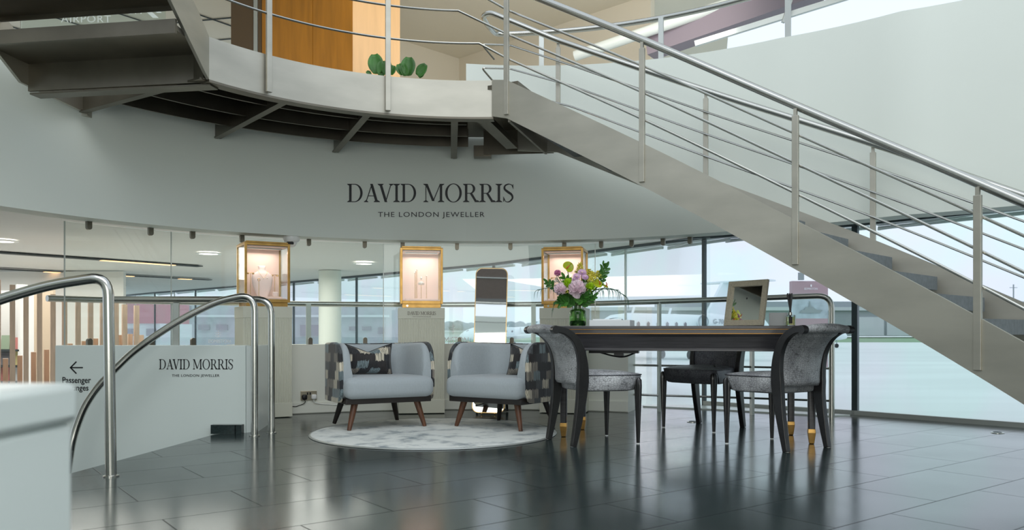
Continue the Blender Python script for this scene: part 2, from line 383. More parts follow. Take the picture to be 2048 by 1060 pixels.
mc = m.copy(); mc.name = 'cushion_fabric'; MATS['cushion_fabric'] = mc
for n_ in mc.node_tree.nodes:
    if n_.bl_idname == 'ShaderNodeValToRGB' and len(n_.color_ramp.elements) == 7:
        for e, p in zip(n_.color_ramp.elements, (0.0, 0.13, 0.25, 0.36, 0.52, 0.60, 0.85)): e.position = p
    if n_.bl_idname == 'ShaderNodeVectorMath' and n_.operation == 'DIVIDE': n_.inputs[1].default_value = (0.083, 0.058, 1.0)
# rug: pale grey with blue-grey flecks in streaks
m = mat('rug_wool', rgb(196, 200, 196), 0.95, bump=(220, 0.6))
tc = N(m, 'ShaderNodeTexCoord'); mp = N(m, 'ShaderNodeMapping'); mp.inputs['Scale'].default_value = (14, 95, 1)
n1 = N(m, 'ShaderNodeTexNoise', Scale=1.0, Detail=6.0, Roughness=0.75); n2 = N(m, 'ShaderNodeTexNoise', Scale=5.0, Detail=6.0)
md = N(m, 'ShaderNodeMath', operation='ADD'); ms = N(m, 'ShaderNodeMath', operation='MULTIPLY'); ms.inputs[1].default_value = 0.5; n1.inputs['Detail'].default_value = 8
rp = N(m, 'ShaderNodeValToRGB'); rp.color_ramp.elements[0].position = 0.40; rp.color_ramp.elements[0].color = rgb(126, 138, 144); rp.color_ramp.elements[1].position = 0.50; rp.color_ramp.elements[1].color = rgb(224, 227, 222)
L(m, tc.outputs['Object'], mp.inputs[0]); L(m, mp.outputs[0], n1.inputs['Vector']); L(m, tc.outputs['Object'], n2.inputs['Vector'])
L(m, n1.outputs['Fac'], md.inputs[0]); L(m, n2.outputs['Fac'], md.inputs[1]); L(m, md.outputs[0], ms.inputs[0]); L(m, ms.outputs[0], rp.inputs[0]); L(m, rp.outputs[0], BS(m).inputs['Base Color'])

# ---------------------------------------------------------------- lettering
def _half(cx, cy, rx, ry, irx, iry, a0, a1, n=18):
    out = []
    for i in range(n):
        t0, t1 = (math.radians(a0+(a1-a0)*k/n) for k in (i, i+1))
        out.append([(cx+rx*math.cos(t0), cy+ry*math.sin(t0)), (cx+rx*math.cos(t1), cy+ry*math.sin(t1)), (cx+irx*math.cos(t1), cy+iry*math.sin(t1)), (cx+irx*math.cos(t0), cy+iry*math.sin(t0))])
    return out
def _serif(x0, x1, sx0, sx1, y, up):     # bracketed serif under/over a stem
    h = 0.035 if up else -0.035; k = 0.10 if up else -0.10
    return [[(x0, y), (x1, y), (x1-0.02, y+h), (x0+0.02, y+h)], [(x0+0.02, y+h), (x1-0.02, y+h), (sx1, y+k), (sx0, y+k)]]
def _rect(x0, x1, y0=0.0, y1=1.0): return [[(x0, y0), (x1, y0), (x1, y1), (x0, y1)]]
def _diag(xa, ya, xb, yb, w): return [[(xa-w/2, ya), (xa+w/2, ya), (xb+w/2, yb), (xb-w/2, yb)]]
def _stroke(pts, ws):
    out = []; n = len(pts); P = [Vector(p) for p in pts]; E = []
    for i in range(n):
        t = (P[min(i+1, n-1)]-P[max(i-1, 0)]).normalized(); nn = Vector((-t.y, t.x))*ws[i]/2; E.append((P[i]+nn, P[i]-nn))
    for i in range(n-1): out.append([tuple(E[i][0]), tuple(E[i+1][0]), tuple(E[i+1][1]), tuple(E[i][1])])
    return out
T, t_ = 0.135, 0.042
def letter(ch):
    if ch == 'D': return 0.92, _rect(0.12, 0.12+T)+_serif(0.0, 0.27, 0.12, 0.12+T, 0, True)+_serif(0.0, 0.27, 0.12, 0.12+T, 1, False)+_rect(0.25, 0.42, 0, t_)+_rect(0.25, 0.42, 1-t_, 1)+_half(0.42, 0.5, 0.46, 0.5, 0.46-T, 0.5-t_, -90, 90)
    if ch == 'A': return 0.90, _diag(0.13, 0, 0.47, 1, t_*1.3)+_diag(0.74, 0, 0.44, 1, T*1.1)+_rect(0.25, 0.64, 0.32, 0.32+t_)+_serif(0.0, 0.27, 0.11, 0.16, 0, True)+_serif(0.56, 0.93, 0.66, 0.81, 0, True)
    if ch == 'V': return 0.88, _diag(0.48, 0, 0.17, 1, T*1.1)+_diag(0.46, 0, 0.77, 1, t_*1.3)+_serif(0.0, 0.35, 0.1, 0.25, 1, False)+_serif(0.64, 0.92, 0.74, 0.8, 1, False)
    if ch == 'I': return 0.40, _rect(0.13, 0.13+T)+_serif(0.0, 0.395, 0.13, 0.13+T, 0, True)+_serif(0.0, 0.395, 0.13, 0.13+T, 1, False)
    if ch == 'M': return 1.20, _rect(0.13, 0.13+t_*1.1)+_diag(0.57, 0.06, 0.18, 1, T*1.05)+_diag(0.57, 0.06, 0.97, 1, t_*1.3)+_rect(0.94, 0.94+T)+_serif(0.0, 0.30, 0.13, 0.175, 0, True)+_serif(0.82, 1.2, 0.94, 0.94+T, 0, True)+_serif(0.0, 0.25, 0.12, 0.22, 1, False)+_serif(0.92, 1.2, 0.94, 0.94+T, 1, False)
    if ch == 'O': return 1.0, _half(0.49, 0.5, 0.47, 0.52, 0.47-T, 0.52-t_, 0, 360, 40)
    if ch == 'R': return 0.90, _rect(0.12, 0.12+T)+_serif(0.0, 0.38, 0.12, 0.12+T, 0, True)+_serif(0.0, 0.27, 0.12, 0.12+T, 1, False)+_rect(0.25, 0.40, 1-t_, 1)+_rect(0.25, 0.42, 0.46, 0.46+t_)+_half(0.40, 0.73, 0.30, 0.27, 0.30-T, 0.27-t_, -90, 90, 14)+_diag(0.76, 0, 0.46, 0.48, T*1.1)+_serif(0.66, 0.96, 0.70, 0.85, 0, True)
    if ch == 'S':
        c = crom([(0.56, 0.80, 0), (0.50, 0.93, 0), (0.33, 0.985, 0), (0.13, 0.90, 0), (0.10, 0.72, 0), (0.28, 0.56, 0), (0.49, 0.41, 0), (0.54, 0.21, 0), (0.37, 0.03, 0), (0.17, 0.03, 0), (0.06, 0.22, 0)], 6)
        n = len(c); ws = [t_+(T-t_)*max(0, 1-abs(i/(n-1)-0.52)/0.34)**0.7 for i in range(n)]
        return 0.66, _stroke([(p.x, p.y) for p in c], ws)+[[(0.575, 0.72), (0.6, 0.72), (0.585, 0.98), (0.555, 0.98), (0.54, 0.88)]]+[[(0.02, 0.30), (0.05, 0.30), (0.09, 0.12), (0.06, 0.02), (0.03, 0.02)]]
    return 0.34, []
def serif_polys(txt):
    x = 0; out = []
    for i, ch in enumerate(txt):
        w, ps = letter(ch)
        if ch == 'V' and i: x -= 0.14
        out += [[(x+a, b) for a, b in p] for p in ps]; x += w+(0.02 if ch != ' ' else 0)
        if ch == 'V': x -= 0.02
    return out
def sans_polys(txt, spacing=1.0, bold=0.0):
    cu = bpy.data.curves.new('tmp', 'FONT'); cu.body = txt; cu.size = 1; cu.space_character = spacing; cu.resolution_u = 3; cu.offset = bold
    o = bpy.data.objects.new('tmp', cu); COL.objects.link(o)
    dg = bpy.context.evaluated_depsgraph_get(); me = bpy.data.meshes.new_from_object(o.evaluated_get(dg))
    out = [[(me.vertices[v].co.x, me.vertices[v].co.y) for v in p.vertices] for p in me.polygons]
    bpy.data.objects.remove(o); bpy.data.curves.remove(cu); bpy.data.meshes.remove(me)
    return out
def fit(polys, u0, u1, v0, v1):
    xs = [p[0] for q in polys for p in q]; ys = [p[1] for q in polys for p in q]
    a, b, c, d = min(xs), max(xs), min(ys), max(ys)
    return [[(u0+(x-a)/(b-a)*(u1-u0), v0+(y-c)/(d-c)*(v1-v0)) for x, y in q] for q in polys]
def lay(polys, fn, mb=None, th=0.0015):           # fn(u, v, w) -> world point, w = height above the surface
    mb = mb or MB()
    for q in polys:
        n = len(q)
        a = [mb.bm.verts.new(fn(u, v, 0.0006)) for u, v in q]; b = [mb.bm.verts.new(fn(u, v, 0.0006+th)) for u, v in q]
        try:
            mb.bm.faces.new(b)
            for i in range(n): mb.bm.faces.new([a[i], a[(i+1) % n], b[(i+1) % n], b[i]])
        except ValueError: pass
    return mb

# ================================================================= THE SETTING
# window line of the hall and lounge (plan), from the right round to the far left
WIN = [(6.2, 2.6), (5.6, 4.0), (4.9, 5.2), (3.09, 7.2), (1.97, 8.2), (-0.26, 11.4), (-2.7, 13.9), (-4.2, 15.4), (-7.2, 18.2), (-8.75, 19.6), (-10.6, 21.5), (-14.0, 24.5)]
WH = 1.72
def win_hit(deg):
    a = math.radians(deg); d = Vector((math.cos(a), math.sin(a))); o = Vector((CX, CY))
    for i in range(len(WIN)-1):
        p, q = Vector(WIN[i]), Vector(WIN[i+1]); e = q-p
        den = d.x*e.y-d.y*e.x
        if abs(den) < 1e-6: continue
        t = ((p.x-o.x)*e.y-(p.y-o.y)*e.x)/den; s = ((p.x-o.x)*d.y-(p.y-o.y)*d.x)/den
        if t > 0 and -0.001 <= s <= 1.001: return t
    return 17.0
# drum plan: a round wall that opens out on the right
def rdrum(deg):
    if deg >= 45: return 3.48
    if deg >= 30: return 3.48+(45-deg)/15*0.14
    if deg >= 18: return 3.62+(30-deg)/12*0.40
    return 4.02+(18-deg)*0.04
DRUM_A = [200-i*2.5 for i in range(int((200+10)/2.5)+1)]
# platform floor
mb = MB()
arc = [pol(3.9, a) for a in range(70, 141, 5)]
outline = [(-9, -9), (9, -9), (9, 1.5), (6.3, 2.7)]+[(x, y) for x, y in WIN[1:5]]+[(1.2, 8.16)]+[(p.x, p.y) for p in arc if not (p.x < -1.9 and p.y < 6.9)]
outline += [(-2.3, 6.9), (-2.0, 6.0), (-2.16, 5.80), (-2.315, 4.23), (-2.34, 3.95), (-9, 3.95)]
mb.prism(outline, -0.18, 0.0)
struct(mb.build('floor', 'floor_stone', smooth=False))
# lounge floor one metre lower, tarmac outside
mb = MB(); rows = []
for a in range(205, 39, -5): rows.append([pol(3.6 if a < 140 else 2.0, a, -1.0), pol(min(win_hit(a), 17)+0.05, a, -1.0)])
mb.grid(rows); struct(mb.build('floor_lounge', 'lounge_stone', smooth=False))
mb = MB(); mb.face([(-300, -60, -1.1), (400, -60, -1.1), (400, 600, -1.1), (-300, 600, -1.1)])
struct(mb.build('ground_tarmac', 'tarmac', smooth=False))
mb = MB(); mb.box((40, 232, -1.08), (600, 165, 0.04)); struct(mb.build('ground_grass', 'grass', smooth=False))
# drum wall: a lower band all round, a taller one right of the landing
mb = MB(); P, Z = [], []
for a in DRUM_A:
    P.append(pol(rdrum(a), a)); Z.append(2.60 if a > 93 else 3.27-(93-a)/93*0.24)
i0 = max(i for i, a in enumerate(DRUM_A) if a > 93)
mb.wall(P[:i0+2], 0.22, 1.60, [2.60]*(i0+2)); mb.wall(P[i0+1:], 0.22, 1.60, [3.27-(92.5-a)/93*0.26 for a in DRUM_A[i0+1:]])
struct(mb.build('wall_drum', 'wall_paint', angle=50))
# lounge ceiling
mb = MB(); rows = []
for a in [205-i*5 for i in range(40)]: rows.append([pol(rdrum(a)+0.1, a, 1.70), pol(win_hit(a)+0.15, a, WH+0.005)])
mb.grid(rows); struct(mb.build('ceiling_lounge', 'lounge_paint'))
# outside canopy beyond the window head
mb = MB()
for i in range(2, len(WIN)-1):
    p, q = Vector(WIN[i]), Vector(WIN[i+1]); e = (q-p); n = Vector((e.y, -e.x)).normalized()
    if n.dot(p-Vector((CX, CY))) < 0: n = -n
    k = max(1, int(e.length/0.9))
    for j in range(k):
        a, b = p+e*(j/k), p+e*((j+1)/k); w0 = 0.34+0.006*a.length; w1 = w0*1.25
        o0, o1 = a+n*w0, b+n*w1
        mb.face([(a.x, a.y, WH+0.06), (b.x, b.y, WH+0.06), (o1.x, o1.y, WH+0.02), (o0.x, o0.y, WH+0.02)])
        mb.bar((a.x, a.y, WH+0.0), (o1.x, o1.y, WH-0.01), 0.025, 0.02)
        mb.bar((o0.x, o0.y, WH), (o1.x, o1.y, WH), 0.03, 0.03)
struct(mb.build('trim_canopy', mat('canopy_white', rgb(214, 222, 222), 0.6), smooth=False))
mb = MB(); mb.wall([Vector(p) for p in WIN], 0.06, WH-0.03, WH+0.02); struct(mb.build('trim_window_head', 'aluminium'))
# windows: each pane with its frame post
zb = lambda i: 0.0 if i < 4 else -1.0
for i in range(1, len(WIN)-1):
    p, q = Vector(WIN[i]), Vector(WIN[i+1]); z0 = zb(i)
    mb = MB(); mb.wall([p, q], 0.012, z0, WH-0.02)
    g = struct(mb.build('window_%d' % i, 'window_glass', smooth=False))
    mb = MB(); t = (q-p).normalized(); rz = math.atan2(t.y, t.x); c = p
    w = (0, 0, 0, 0.05, 0.035)[i] if i in (3, 4) else 0.03
    mb.box((c.x, c.y, (z0+WH)/2), (w, w, WH-z0), rz); mb.build('mullion', 'aluminium', g, smooth=False)
    if i >= 4:
        mb = MB(); mpt = p+(q-p)*(0.30 if i == 4 else 0.5); mb.box((mpt.x, mpt.y, (z0+WH)/2), (0.02, 0.02, WH-z0), rz); mb.build('glass_joint', 'pale_metal', g, smooth=False)
    mb = MB(); mb.bar((p.x, p.y, z0+0.02), (q.x, q.y, z0+0.02), 0.05, 0.04); mb.build('sill', 'pale_metal', g, smooth=False)
# threshold strip beside the guard rail
mb = MB(); mb.prism([(2.05, 7.95), (1.35, 8.1), (1.3, 7.95), (1.95, 7.62), (2.78, 7.02), (3.0, 7.1)], 0.0, 0.012); struct(mb.build('trim_threshold', 'white_gloss', smooth=False))
# low curved wall under the glass
LW = [126-i*2 for i in range(30)]
mb = MB(); mb.wall([pol(3.62, a) for a in LW], 0.30, -1.0, 0.63); struct(mb.build('wall_low', 'low_wall_paint'))
mb = MB(); mb.wall([pol(3.605, a) for a in LW], 0.014, 0.008, 0.10); struct(mb.build('baseboard_low', 'low_wall_paint'))
# sign panel beside the stairs going down, with a return toward the low wall
mb = MB(); mb.prism([(-3.37, 5.90), (-1.965, 5.90), (-1.965, 6.0), (-3.37, 6.0)], -1.0, 0.645); struct(mb.build('wall_sign', 'sign_paint', smooth=False, bevel=0.004))
mb = MB(); mb.prism([(-1.962, 5.905), (-1.90, 6.0), (-1.98, 6.6), (-2.06, 6.6)], -1.0, 0.64); struct(mb.build('wall_return', 'white_gloss', smooth=False))
mb = MB(); mb.prism([(-2.20, 5.84), (-1.975, 5.84), (-1.975, 5.895), (-2.20, 5.895)], 0.0, 0.065); struct(mb.build('trim_kerb', 'floor_stone', smooth=False))
# stairs down beside the sign
mb = MB()
for k in range(6): mb.box((-2.33-0.14-0.28*k, 4.95, -0.17*(k+1)-0.10+0.0), (0.28, 1.9, 0.20))
struct(mb.build('floor_steps_down', 'floor_stone', smooth=False))

# upper storey
UZ = 5.5
mb = MB(); rows = []
for a in [215-i*5 for i in range(39)]:
    hit = 14.0
    if a < 68: hit = max(4.4, (11.3-CY)/max(0.05, math.sin(math.radians(a)))) if a > 25 else 9.0
    if a < -5: hit = 9.5
    rows.append([pol(3.9, a, UZ), pol(hit, a, UZ)])
mb.grid(rows); struct(mb.build('ceiling_upper', 'cream_paint'))
mb = MB()
for k in range(7):
    mb.bar((-13+k*1.15, 8.5, UZ-0.012), (-9.5+k*1.15, 13.2, UZ-0.012), 0.02, 0.01)
    mb.bar((-9.5, 9.2+k*0.8, UZ-0.012), (-3.9, 8.0+k*0.8, UZ-0.012), 0.02, 0.01)
struct(mb.build('trim_ceiling_joints', 'slot_dark', smooth=False))
mb = MB(); mb.wall([(1.95, 11.25), (-0.92, 13.9), (-1.82, 13.0), (-4.0, 12.9)], -0.1, 2.55, UZ); struct(mb.build('wall_upper_back', 'cream_paint', smooth=False))
mb = MB(); mb.wall([pol(3.72, a) for a in range(205, 91, -4)], 5.0, 2.46, 2.56); struct(mb.build('floor_upper', 'cream_paint'))
# upper wall behind the viewer, with its bronze band
BA = [190+i*5 for i in range(35)]
mb = MB(); mb.wall([pol(6.6, a) for a in BA], -0.2, 0.0, 3.35); struct(mb.build('wall_rear', 'wall_paint'))
BB = [242+i*4 for i in range(12)]
mb = MB(); mb.tube([pol(6.5, a, 3.62) for a in BA], 0.025, 10); struct(mb.build('trim_rear_rail', 'polished_steel'))
mb = MB(); mb.tube([pol(6.5, a, 3.2) for a in BA], 0.012, 8); struct(mb.build('trim_rear_rod', 'polished_steel'))
mb = MB(); mb.wall([pol(6.7, a) for a in BB], -0.3, 3.78, 4.8); struct(mb.build('trim_bronze_band', 'bronze_cladding'))
mb = MB(); mb.tube([pol(6.68, a, 4.25) for a in BB], 0.012, 6); struct(mb.build('trim_bronze_line', 'pale_metal'))
# slanting beam and light cove under the upper glazing
b = MB(); b.bar(W(1300, 92, 10.4), W(1640, -28, 9.2), 0.24, 0.30); struct(b.build('trim_roof_beam', 'mauve_beam', smooth=False))
b = MB(); b.tube([W(1150, 112, 10.6), W(1520, -14, 9.6)], 0.07, 10); struct(b.build('trim_roof_cove', 'white_gloss'))
b = MB(); b.bar(W(1390, 88, 9.4), W(1720, -14, 8.8), 0.05, 0.06); struct(b.build('trim_glazing_bar', 'pale_metal', smooth=False))
b = MB(); b.bar(W(1566, 45, 8.9), W(1592, -30, 8.9), 0.035, 0.035); struct(b.build('trim_glazing_strut', 'pale_metal', smooth=False))

# ================================================================= STAIRCASE
NP = [(-0.03, 5.97), (0.89, 5.42), (1.73, 4.86), (2.42, 4.14), (2.95, 3.30), (3.30, 2.35)]
FP = [(0.40, 7.07), (1.578, 6.54), (2.62, 5.82), (3.45, 5.00), (4.10, 3.95), (4.60, 2.80)]
NS = 10
NC = crom([(x, y, 0) for x, y in NP], NS); FC = crom([(x, y, 0) for x, y in FP], NS)
def at(Cv, t):
    t = max(0, min(len(Cv)-1.001, t*NS)); i = int(t); f = t-i
    return Cv[i].lerp(Cv[i+1], f)
st = thing('curved_staircase', 'brushed steel staircase sweeping down from the curved landing to the right', 'staircase', (0, 0, 0))
LA0, LA1 = 86.0, 146.6
LANG = [LA0+(LA1-LA0)*i/40 for i in range(41)]
def sp(mb, name, m='brushed_steel', parent=st, **kw): return mb.build(name, m, parent, **kw)
TE = 4.25
# landing
mb = MB(); mb.wall([pol(2.0, a) for a in LANG], -0.02, 2.37, 2.645); sp(mb, 'landing_fascia', angle=60)
mb = MB(); mb.wall([pol(2.0, a) for a in LANG], -0.09, 2.355, 2.37); sp(mb, 'fascia_flange', 'shade_and_clip_steel')
mb = MB(); mb.wall([pol(2.03, a) for a in LANG], -1.42, 2.57, 2.60); sp(mb, 'landing_deck', 'shade_and_clip_steel')
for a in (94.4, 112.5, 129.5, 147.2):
    mb = MB(); mb.bar(pol(2.02, a, 2.475), pol(3.47, a, 2.475), 0.02, 0.21); sp(mb, 'landing_rib', 'shade_and_clip_steel', smooth=False)
    mb = MB(); mb.bar(pol(2.03, a, 2.372), pol(3.44, a, 2.372), 0.055, 0.012); sp(mb, 'rib_flange', 'shade_and_clip_steel', smooth=False)
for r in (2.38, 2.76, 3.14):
    mb = MB(); mb.wall([pol(r, a) for a in LANG[4:]], -0.018, 2.41, 2.57); sp(mb, 'landing_joist', 'shade_and_clip_steel')
mb = MB(); mb.bar((-0.24, 6.12, 2.40), (0.0, 7.12, 2.40), 0.10, 0.05); sp(mb, 'landing_brace', 'shade_and_clip_steel', smooth=False)
mb = MB(); mb.box((-0.27, 7.36, 2.40), (0.16, 0.10, 0.10)); sp(mb, 'wall_bracket', 'shade_and_clip_steel', smooth=False)
mb = MB(); mb.bar((-0.02, 5.96, 2.44), (0.30, 7.05, 2.44), 0.02, 0.26); sp(mb, 'landing_trimmer', 'shade_and_clip_steel', smooth=False)
mb = MB(); mb.prism([(p.x, p.y) for p in (pol(2.03, 89), at(NC, 0.08), at(FC, 0.08), pol(3.42, 92))], 2.575, 2.605); sp(mb, 'landing_deck', 'shade_and_clip_steel', smooth=False)
mb = MB(); mb.box((0.06, 7.26, 2.475), (0.64, 0.02, 0.23), -0.12); sp(mb, 'landing_trimmer', 'shade_and_clip_steel', smooth=False)
# stringers
tt = [TE*i/40 for i in range(41)]
p0 = pol(2.0, LA0)
mb = MB(); mb.wall([p0]+[at(NC, t) for t in tt], -0.02, [2.37]+[2.335-0.607*t if t > 0.02 else 2.335 for t in tt], [2.645]+[2.62-0.60*t for t in tt]); sp(mb, 'stringer', angle=60)
f0 = Vector((0.05, 7.18, 0))
mb = MB(); mb.wall([f0]+[at(FC, t) for t in tt], 0.02, [2.37]+[2.335-0.607*t for t in tt], [2.66]+[2.62-0.60*t for t in tt]); sp(mb, 'stringer', angle=60)
# treads
k = 0
while True:
    tn = 0.15+0.25*k; z = 2.467-0.15*k
    if z < 0.05: break
    ta, tb = max(0.02, tn-0.27), tn
    na, nb, fa, fb = at(NC, ta), at(NC, tb), at(FC, ta), at(FC, tb)
    ins = lambda a, b, s: a+(b-a)*s
    mb = MB()
    P = [ins(na, fa, 0.02), ins(nb, fb, 0.02), ins(nb, fb, 0.90), ins(ins(nb, fb, 0.965), ins(na, fa, 0.965), 0.10), ins(na, fa, 0.98)]
    mb.prism([(p.x, p.y) for p in P], z-0.045, z)
    mb.bar(P[1].lerp(P[2], 0.0)+(P[0]-P[1]).normalized()*0.0172+Vector((0, 0, z-0.065)), P[2]+(P[0]-P[1]).normalized()*0.0172+Vector((0, 0, z-0.065)), 0.035, 0.05)
    sp(mb, 'tread', 'tread_stone', smooth=False)
    k += 1
# balusters
def baluster(p, zb_, zt, tangent, parent=st, size=(0.016, 0.045)):
    rz = math.atan2(tangent.y, tangent.x)
    mb = MB(); h = zt-zb_
    mb.box((p.x, p.y, zb_+h*0.48), (0.038, 0.024, h*0.96), rz)
    b = mb.build('baluster', 'brushed_steel', parent, smooth=False, bevel=0.002)
    mb = MB(); mb.box((p.x, p.y, zt-0.02), (0.020, 0.018, 0.05), rz); mb.build('rail_stub', 'brushed_steel', b, smooth=False)
RODS = (0.163, 0.345, 0.525)
for t in (0, 1, 2, 3, 4):
    for Cv, sg in ((NC, -1), (FC, 1)):
        p = at(Cv, t); tg = (at(Cv, t+0.1)-at(Cv, max(0, t-0.1))).normalized(); nn = Vector((-tg.y, tg.x, 0))
        p = p+nn*sg*0.022
        baluster(p, (2.36-0.605*t) if sg < 0 else 2.40-0.605*t, 3.30-0.605*t, tg)
for a in (ang_at(776, 1.972), ang_at(538, 1.972)):
    p = pol(1.972, a); baluster(p, 2.38, 3.52, Vector((-math.sin(math.radians(a)), math.cos(math.radians(a)), 0)))
# handrails and rods: stair side continues round the landing
ts = [4.2*i/42 for i in range(43)]
lp = [pol(1.972, a) for a in LANG[::-1]]
for j, (dz, lz) in enumerate(((0.163, 2.916), (0.345, 3.16), (0.525, 3.40))):
    cut = len(lp)-(2, 5, 6)[j]
    path = [Vector((p.x, p.y, lz)) for p in lp[:cut]]+[Vector((at(NC, t).x, at(NC, t).y, 2.62-0.6*t+dz)) for t in ts]
    mb = MB(); mb.tube(path, 0.0085, 8); sp(mb, 'rail_rod', 'polished_steel')
path = [Vector((p.x, p.y, 3.55)) for p in lp[:-6]]+[Vector((at(NC, t).x, at(NC, t).y, 3.325-0.605*t)) for t in ts]
mb = MB(); mb.tube(path, 0.025, 14); sp(mb, 'handrail', 'polished_steel')
for j, dz in enumerate(RODS):
    hk = [Vector((-0.16, 7.22, 2.62+dz+(0.02, 0.05, 0.08)[j]-0.02)), Vector((-0.27, 7.12, 2.62+dz+(0.10, 0.13, 0.16)[j])), Vector((-0.02, 7.17, 2.62+dz+(0.12, 0.14, 0.17)[j]))]
    path = rounded(hk+[Vector((at(FC, t).x, at(FC, t).y, 2.62-0.6*t+dz)) for t in ts[1:]], 0.03, 3)
    mb = MB(); mb.tube(path, 0.0085, 8); sp(mb, 'rail_rod', 'polished_steel')
# outer handrail folds back at the top and runs along the drum wall
top = [pol(rdrum(a)+0.1, a, 3.585) for a in range(88, 14, -2)]
path = [Vector((at(FC, t).x, at(FC, t).y, 3.325-0.605*t)) for t in ts[::-1]]+[Vector((-0.20, 7.22, 3.63)), Vector((-0.27, 7.28, 3.62)), Vector((-0.22, 7.42, 3.58))]+top
mb = MB(); mb.tube(rounded(path, 0.06, 4), 0.025, 14); sp(mb, 'handrail', 'polished_steel')
for px in (1083, 1322, 1576):
    a = ang_at(px, 3.55); p = pol(3.55, a)
    mb = MB(); mb.box((p.x, p.y, 3.32), (0.045, 0.02, 0.52), math.radians(a+90)); sp(mb, 'rail_post', 'pale_metal', smooth=False)
# upper flight, rising from the landing toward the viewer on the left
def ip(s): return Vector((-1.955-0.06*s, 5.16-s, 0))
def op(s): return Vector((-3.27-0.10*s, 5.36-s*1.0, 0))
ss = [0.05+i*0.1 for i in range(15)]
a0 = pol(2.0, LA1)
mb = MB(); mb.wall([a0]+[ip(s) for s in ss], -0.02, [2.37]+[2.37+0.6*s for s in ss], [2.645]+[2.66+0.6*s for s in ss]); sp(mb, 'stringer', angle=25)
o0 = pol(3.45, 147.2)
mb = MB(); mb.wall([o0]+[op(s) for s in ss], 0.02, [2.37]+[2.37+0.6*s for s in ss], [2.645]+[2.66+0.6*s for s in ss]); sp(mb, 'stringer', angle=25)
mb = MB(); mb.bar(ip(-0.02)+Vector((0.012, 0, 2.475)), op(-0.02)+Vector((0.02, 0, 2.475)), 0.02, 0.23); sp(mb, 'landing_trimmer', 'shade_and_clip_steel', smooth=False)
mb = MB(); mb.bar(ip(-0.08)+Vector((0.0, 0, 2.350)), op(-0.08)+Vector((0.02, 0, 2.350)), 0.10, 0.012); sp(mb, 'trimmer_flange', 'shade_and_clip_steel', smooth=False)
for j in range(5):
    s0, s1 = (-0.02, 0.40) if j == 0 else (0.24+0.25*(j-1), 0.40+0.25*j)
    z = 2.602 if j == 0 else 2.665+0.15*j
    a, b, c, d = ip(s0), ip(s1), op(s1), op(s0)
    mb = MB(); mb.prism([(a.x-0.02, a.y), (b.x-0.02, b.y), (c.x+0.02, c.y), (d.x+0.02, d.y)], z-0.06, z-0.03); tr_ = sp(mb, 'tread', 'shade_and_clip_steel', smooth=False)
    mb = MB(); mb.bar(b+Vector((-0.02, 0, z-0.04)), c+Vector((0.02, 0, z-0.04)), 0.02, 0.085); mb.build('tread_lip', 'shade_and_clip_steel', tr_, smooth=False)
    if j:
        mb = MB(); mb.bar(a+Vector((-0.02, 0, z-0.055)), d+Vector((0.02, 0, z-0.055)), 0.02, 0.06); mb.build('tread_lip', 'shade_and_clip_steel', tr_, smooth=False)
p = ip(0.42); baluster(Vector((p.x+0.02, p.y, 0)), 2.82, 3.7, Vector((0, 1, 0)))
mb = MB(); mb.bar(pol(3.44, 147.0, 2.42)+Vector((-0.02, 0.02, 0)), pol(3.44, 147.0, 2.42)+Vector((-0.02, 0.16, 0)), 0.06, 0.14); sp(mb, 'wall_bracket', 'brushed_steel', smooth=False)

# ================================================================= GUARD RAILS
g = thing('guard_rail', 'long steel guard rail curving behind the pedestals and the desk to the window corner', 'railing', (0, 0, 0))
ga = [148-i*3 for i in range(26)]
path = [pol(3.84, a, 1.0+0.02*(i/25)) for i, a in enumerate(ga)]+[Vector((1.38, 7.5, 1.03)), Vector((2.1, 7.22, 1.045)), Vector((2.757, 6.90, 1.06)), Vector((2.757, 6.90, 0.0))]
path = rounded(path, 0.12, 6)
mb = MB(); mb.tube(path, 0.025, 14); mb.build('handrail', 'polished_steel', g)
for px in (350, 617, 1067):
    a = ang_at(px, 3.80); p = pol(3.80, a); mb = MB(); mb.box((p.x, p.y, 0.81), (0.045, 0.014, 0.40), math.radians(a+90)); mb.build('rail_post', 'pale_metal', g, smooth=False)
for x, y, z0 in ((1.38, 7.5, 0.0), (2.16, 7.20, 0.0)):
    mb = MB(); mb.box((x, y, (z0+1.03)/2), (0.022, 0.045, 1.03-z0), 0.3); mb.build('rail_post', 'pale_metal', g, smooth=False)
for z in (0.43, 0.15):
    mb = MB(); mb.tube([pol(3.84, 68, z), (1.38, 7.5, z), (2.16, 7.2, z), (2.757, 6.9, z)], 0.010, 8); mb.build('rail_rod', 'polished_steel', g)

def rail_thing(label, pts, r, foot, rr=0.09, posts=()):
    t = thing('handrail', label, 'handrail', foot)
    mb = MB(); mb.tube(rounded(pts, rr, 8), r, 16); mb.build('rail_tube', 'polished_steel', t, world=True)
    f = Vector(foot); mb = MB(); mb.lathe([(r+0.012, 0.0), (r+0.012, 0.006), (r+0.002, 0.010)], (f.x, f.y, 0)); mb.build('floor_flange', 'polished_steel', t, world=True)
    for p, z0, z1 in posts:
        mb = MB(); mb.box((p[0], p[1], (z0+z1)/2), (0.04, 0.02, z1-z0)); mb.build('rail_post', 'pale_metal', t, world=True, smooth=False)
    return t
rail_thing('thick steel handrail in front at the left, bent down to the floor at its end', [(-2.06, 4.11, 0.0), (-2.075, 4.11, 1.03)]+[(-2.36, 4.09, 0.985), (-2.62, 4.05, 0.90), (-2.95, 4.0, 0.74), (-3.3, 3.98, 0.52), (-3.7, 3.96, 0.25)], 0.027, (-2.06, 4.11, 0), 0.10)
arcp = [(434, 603), (390, 624), (347, 648), (304, 676), (260, 709), (230, 739), (195, 774), (169, 813), (152, 857), (143, 890), (133, 960)]
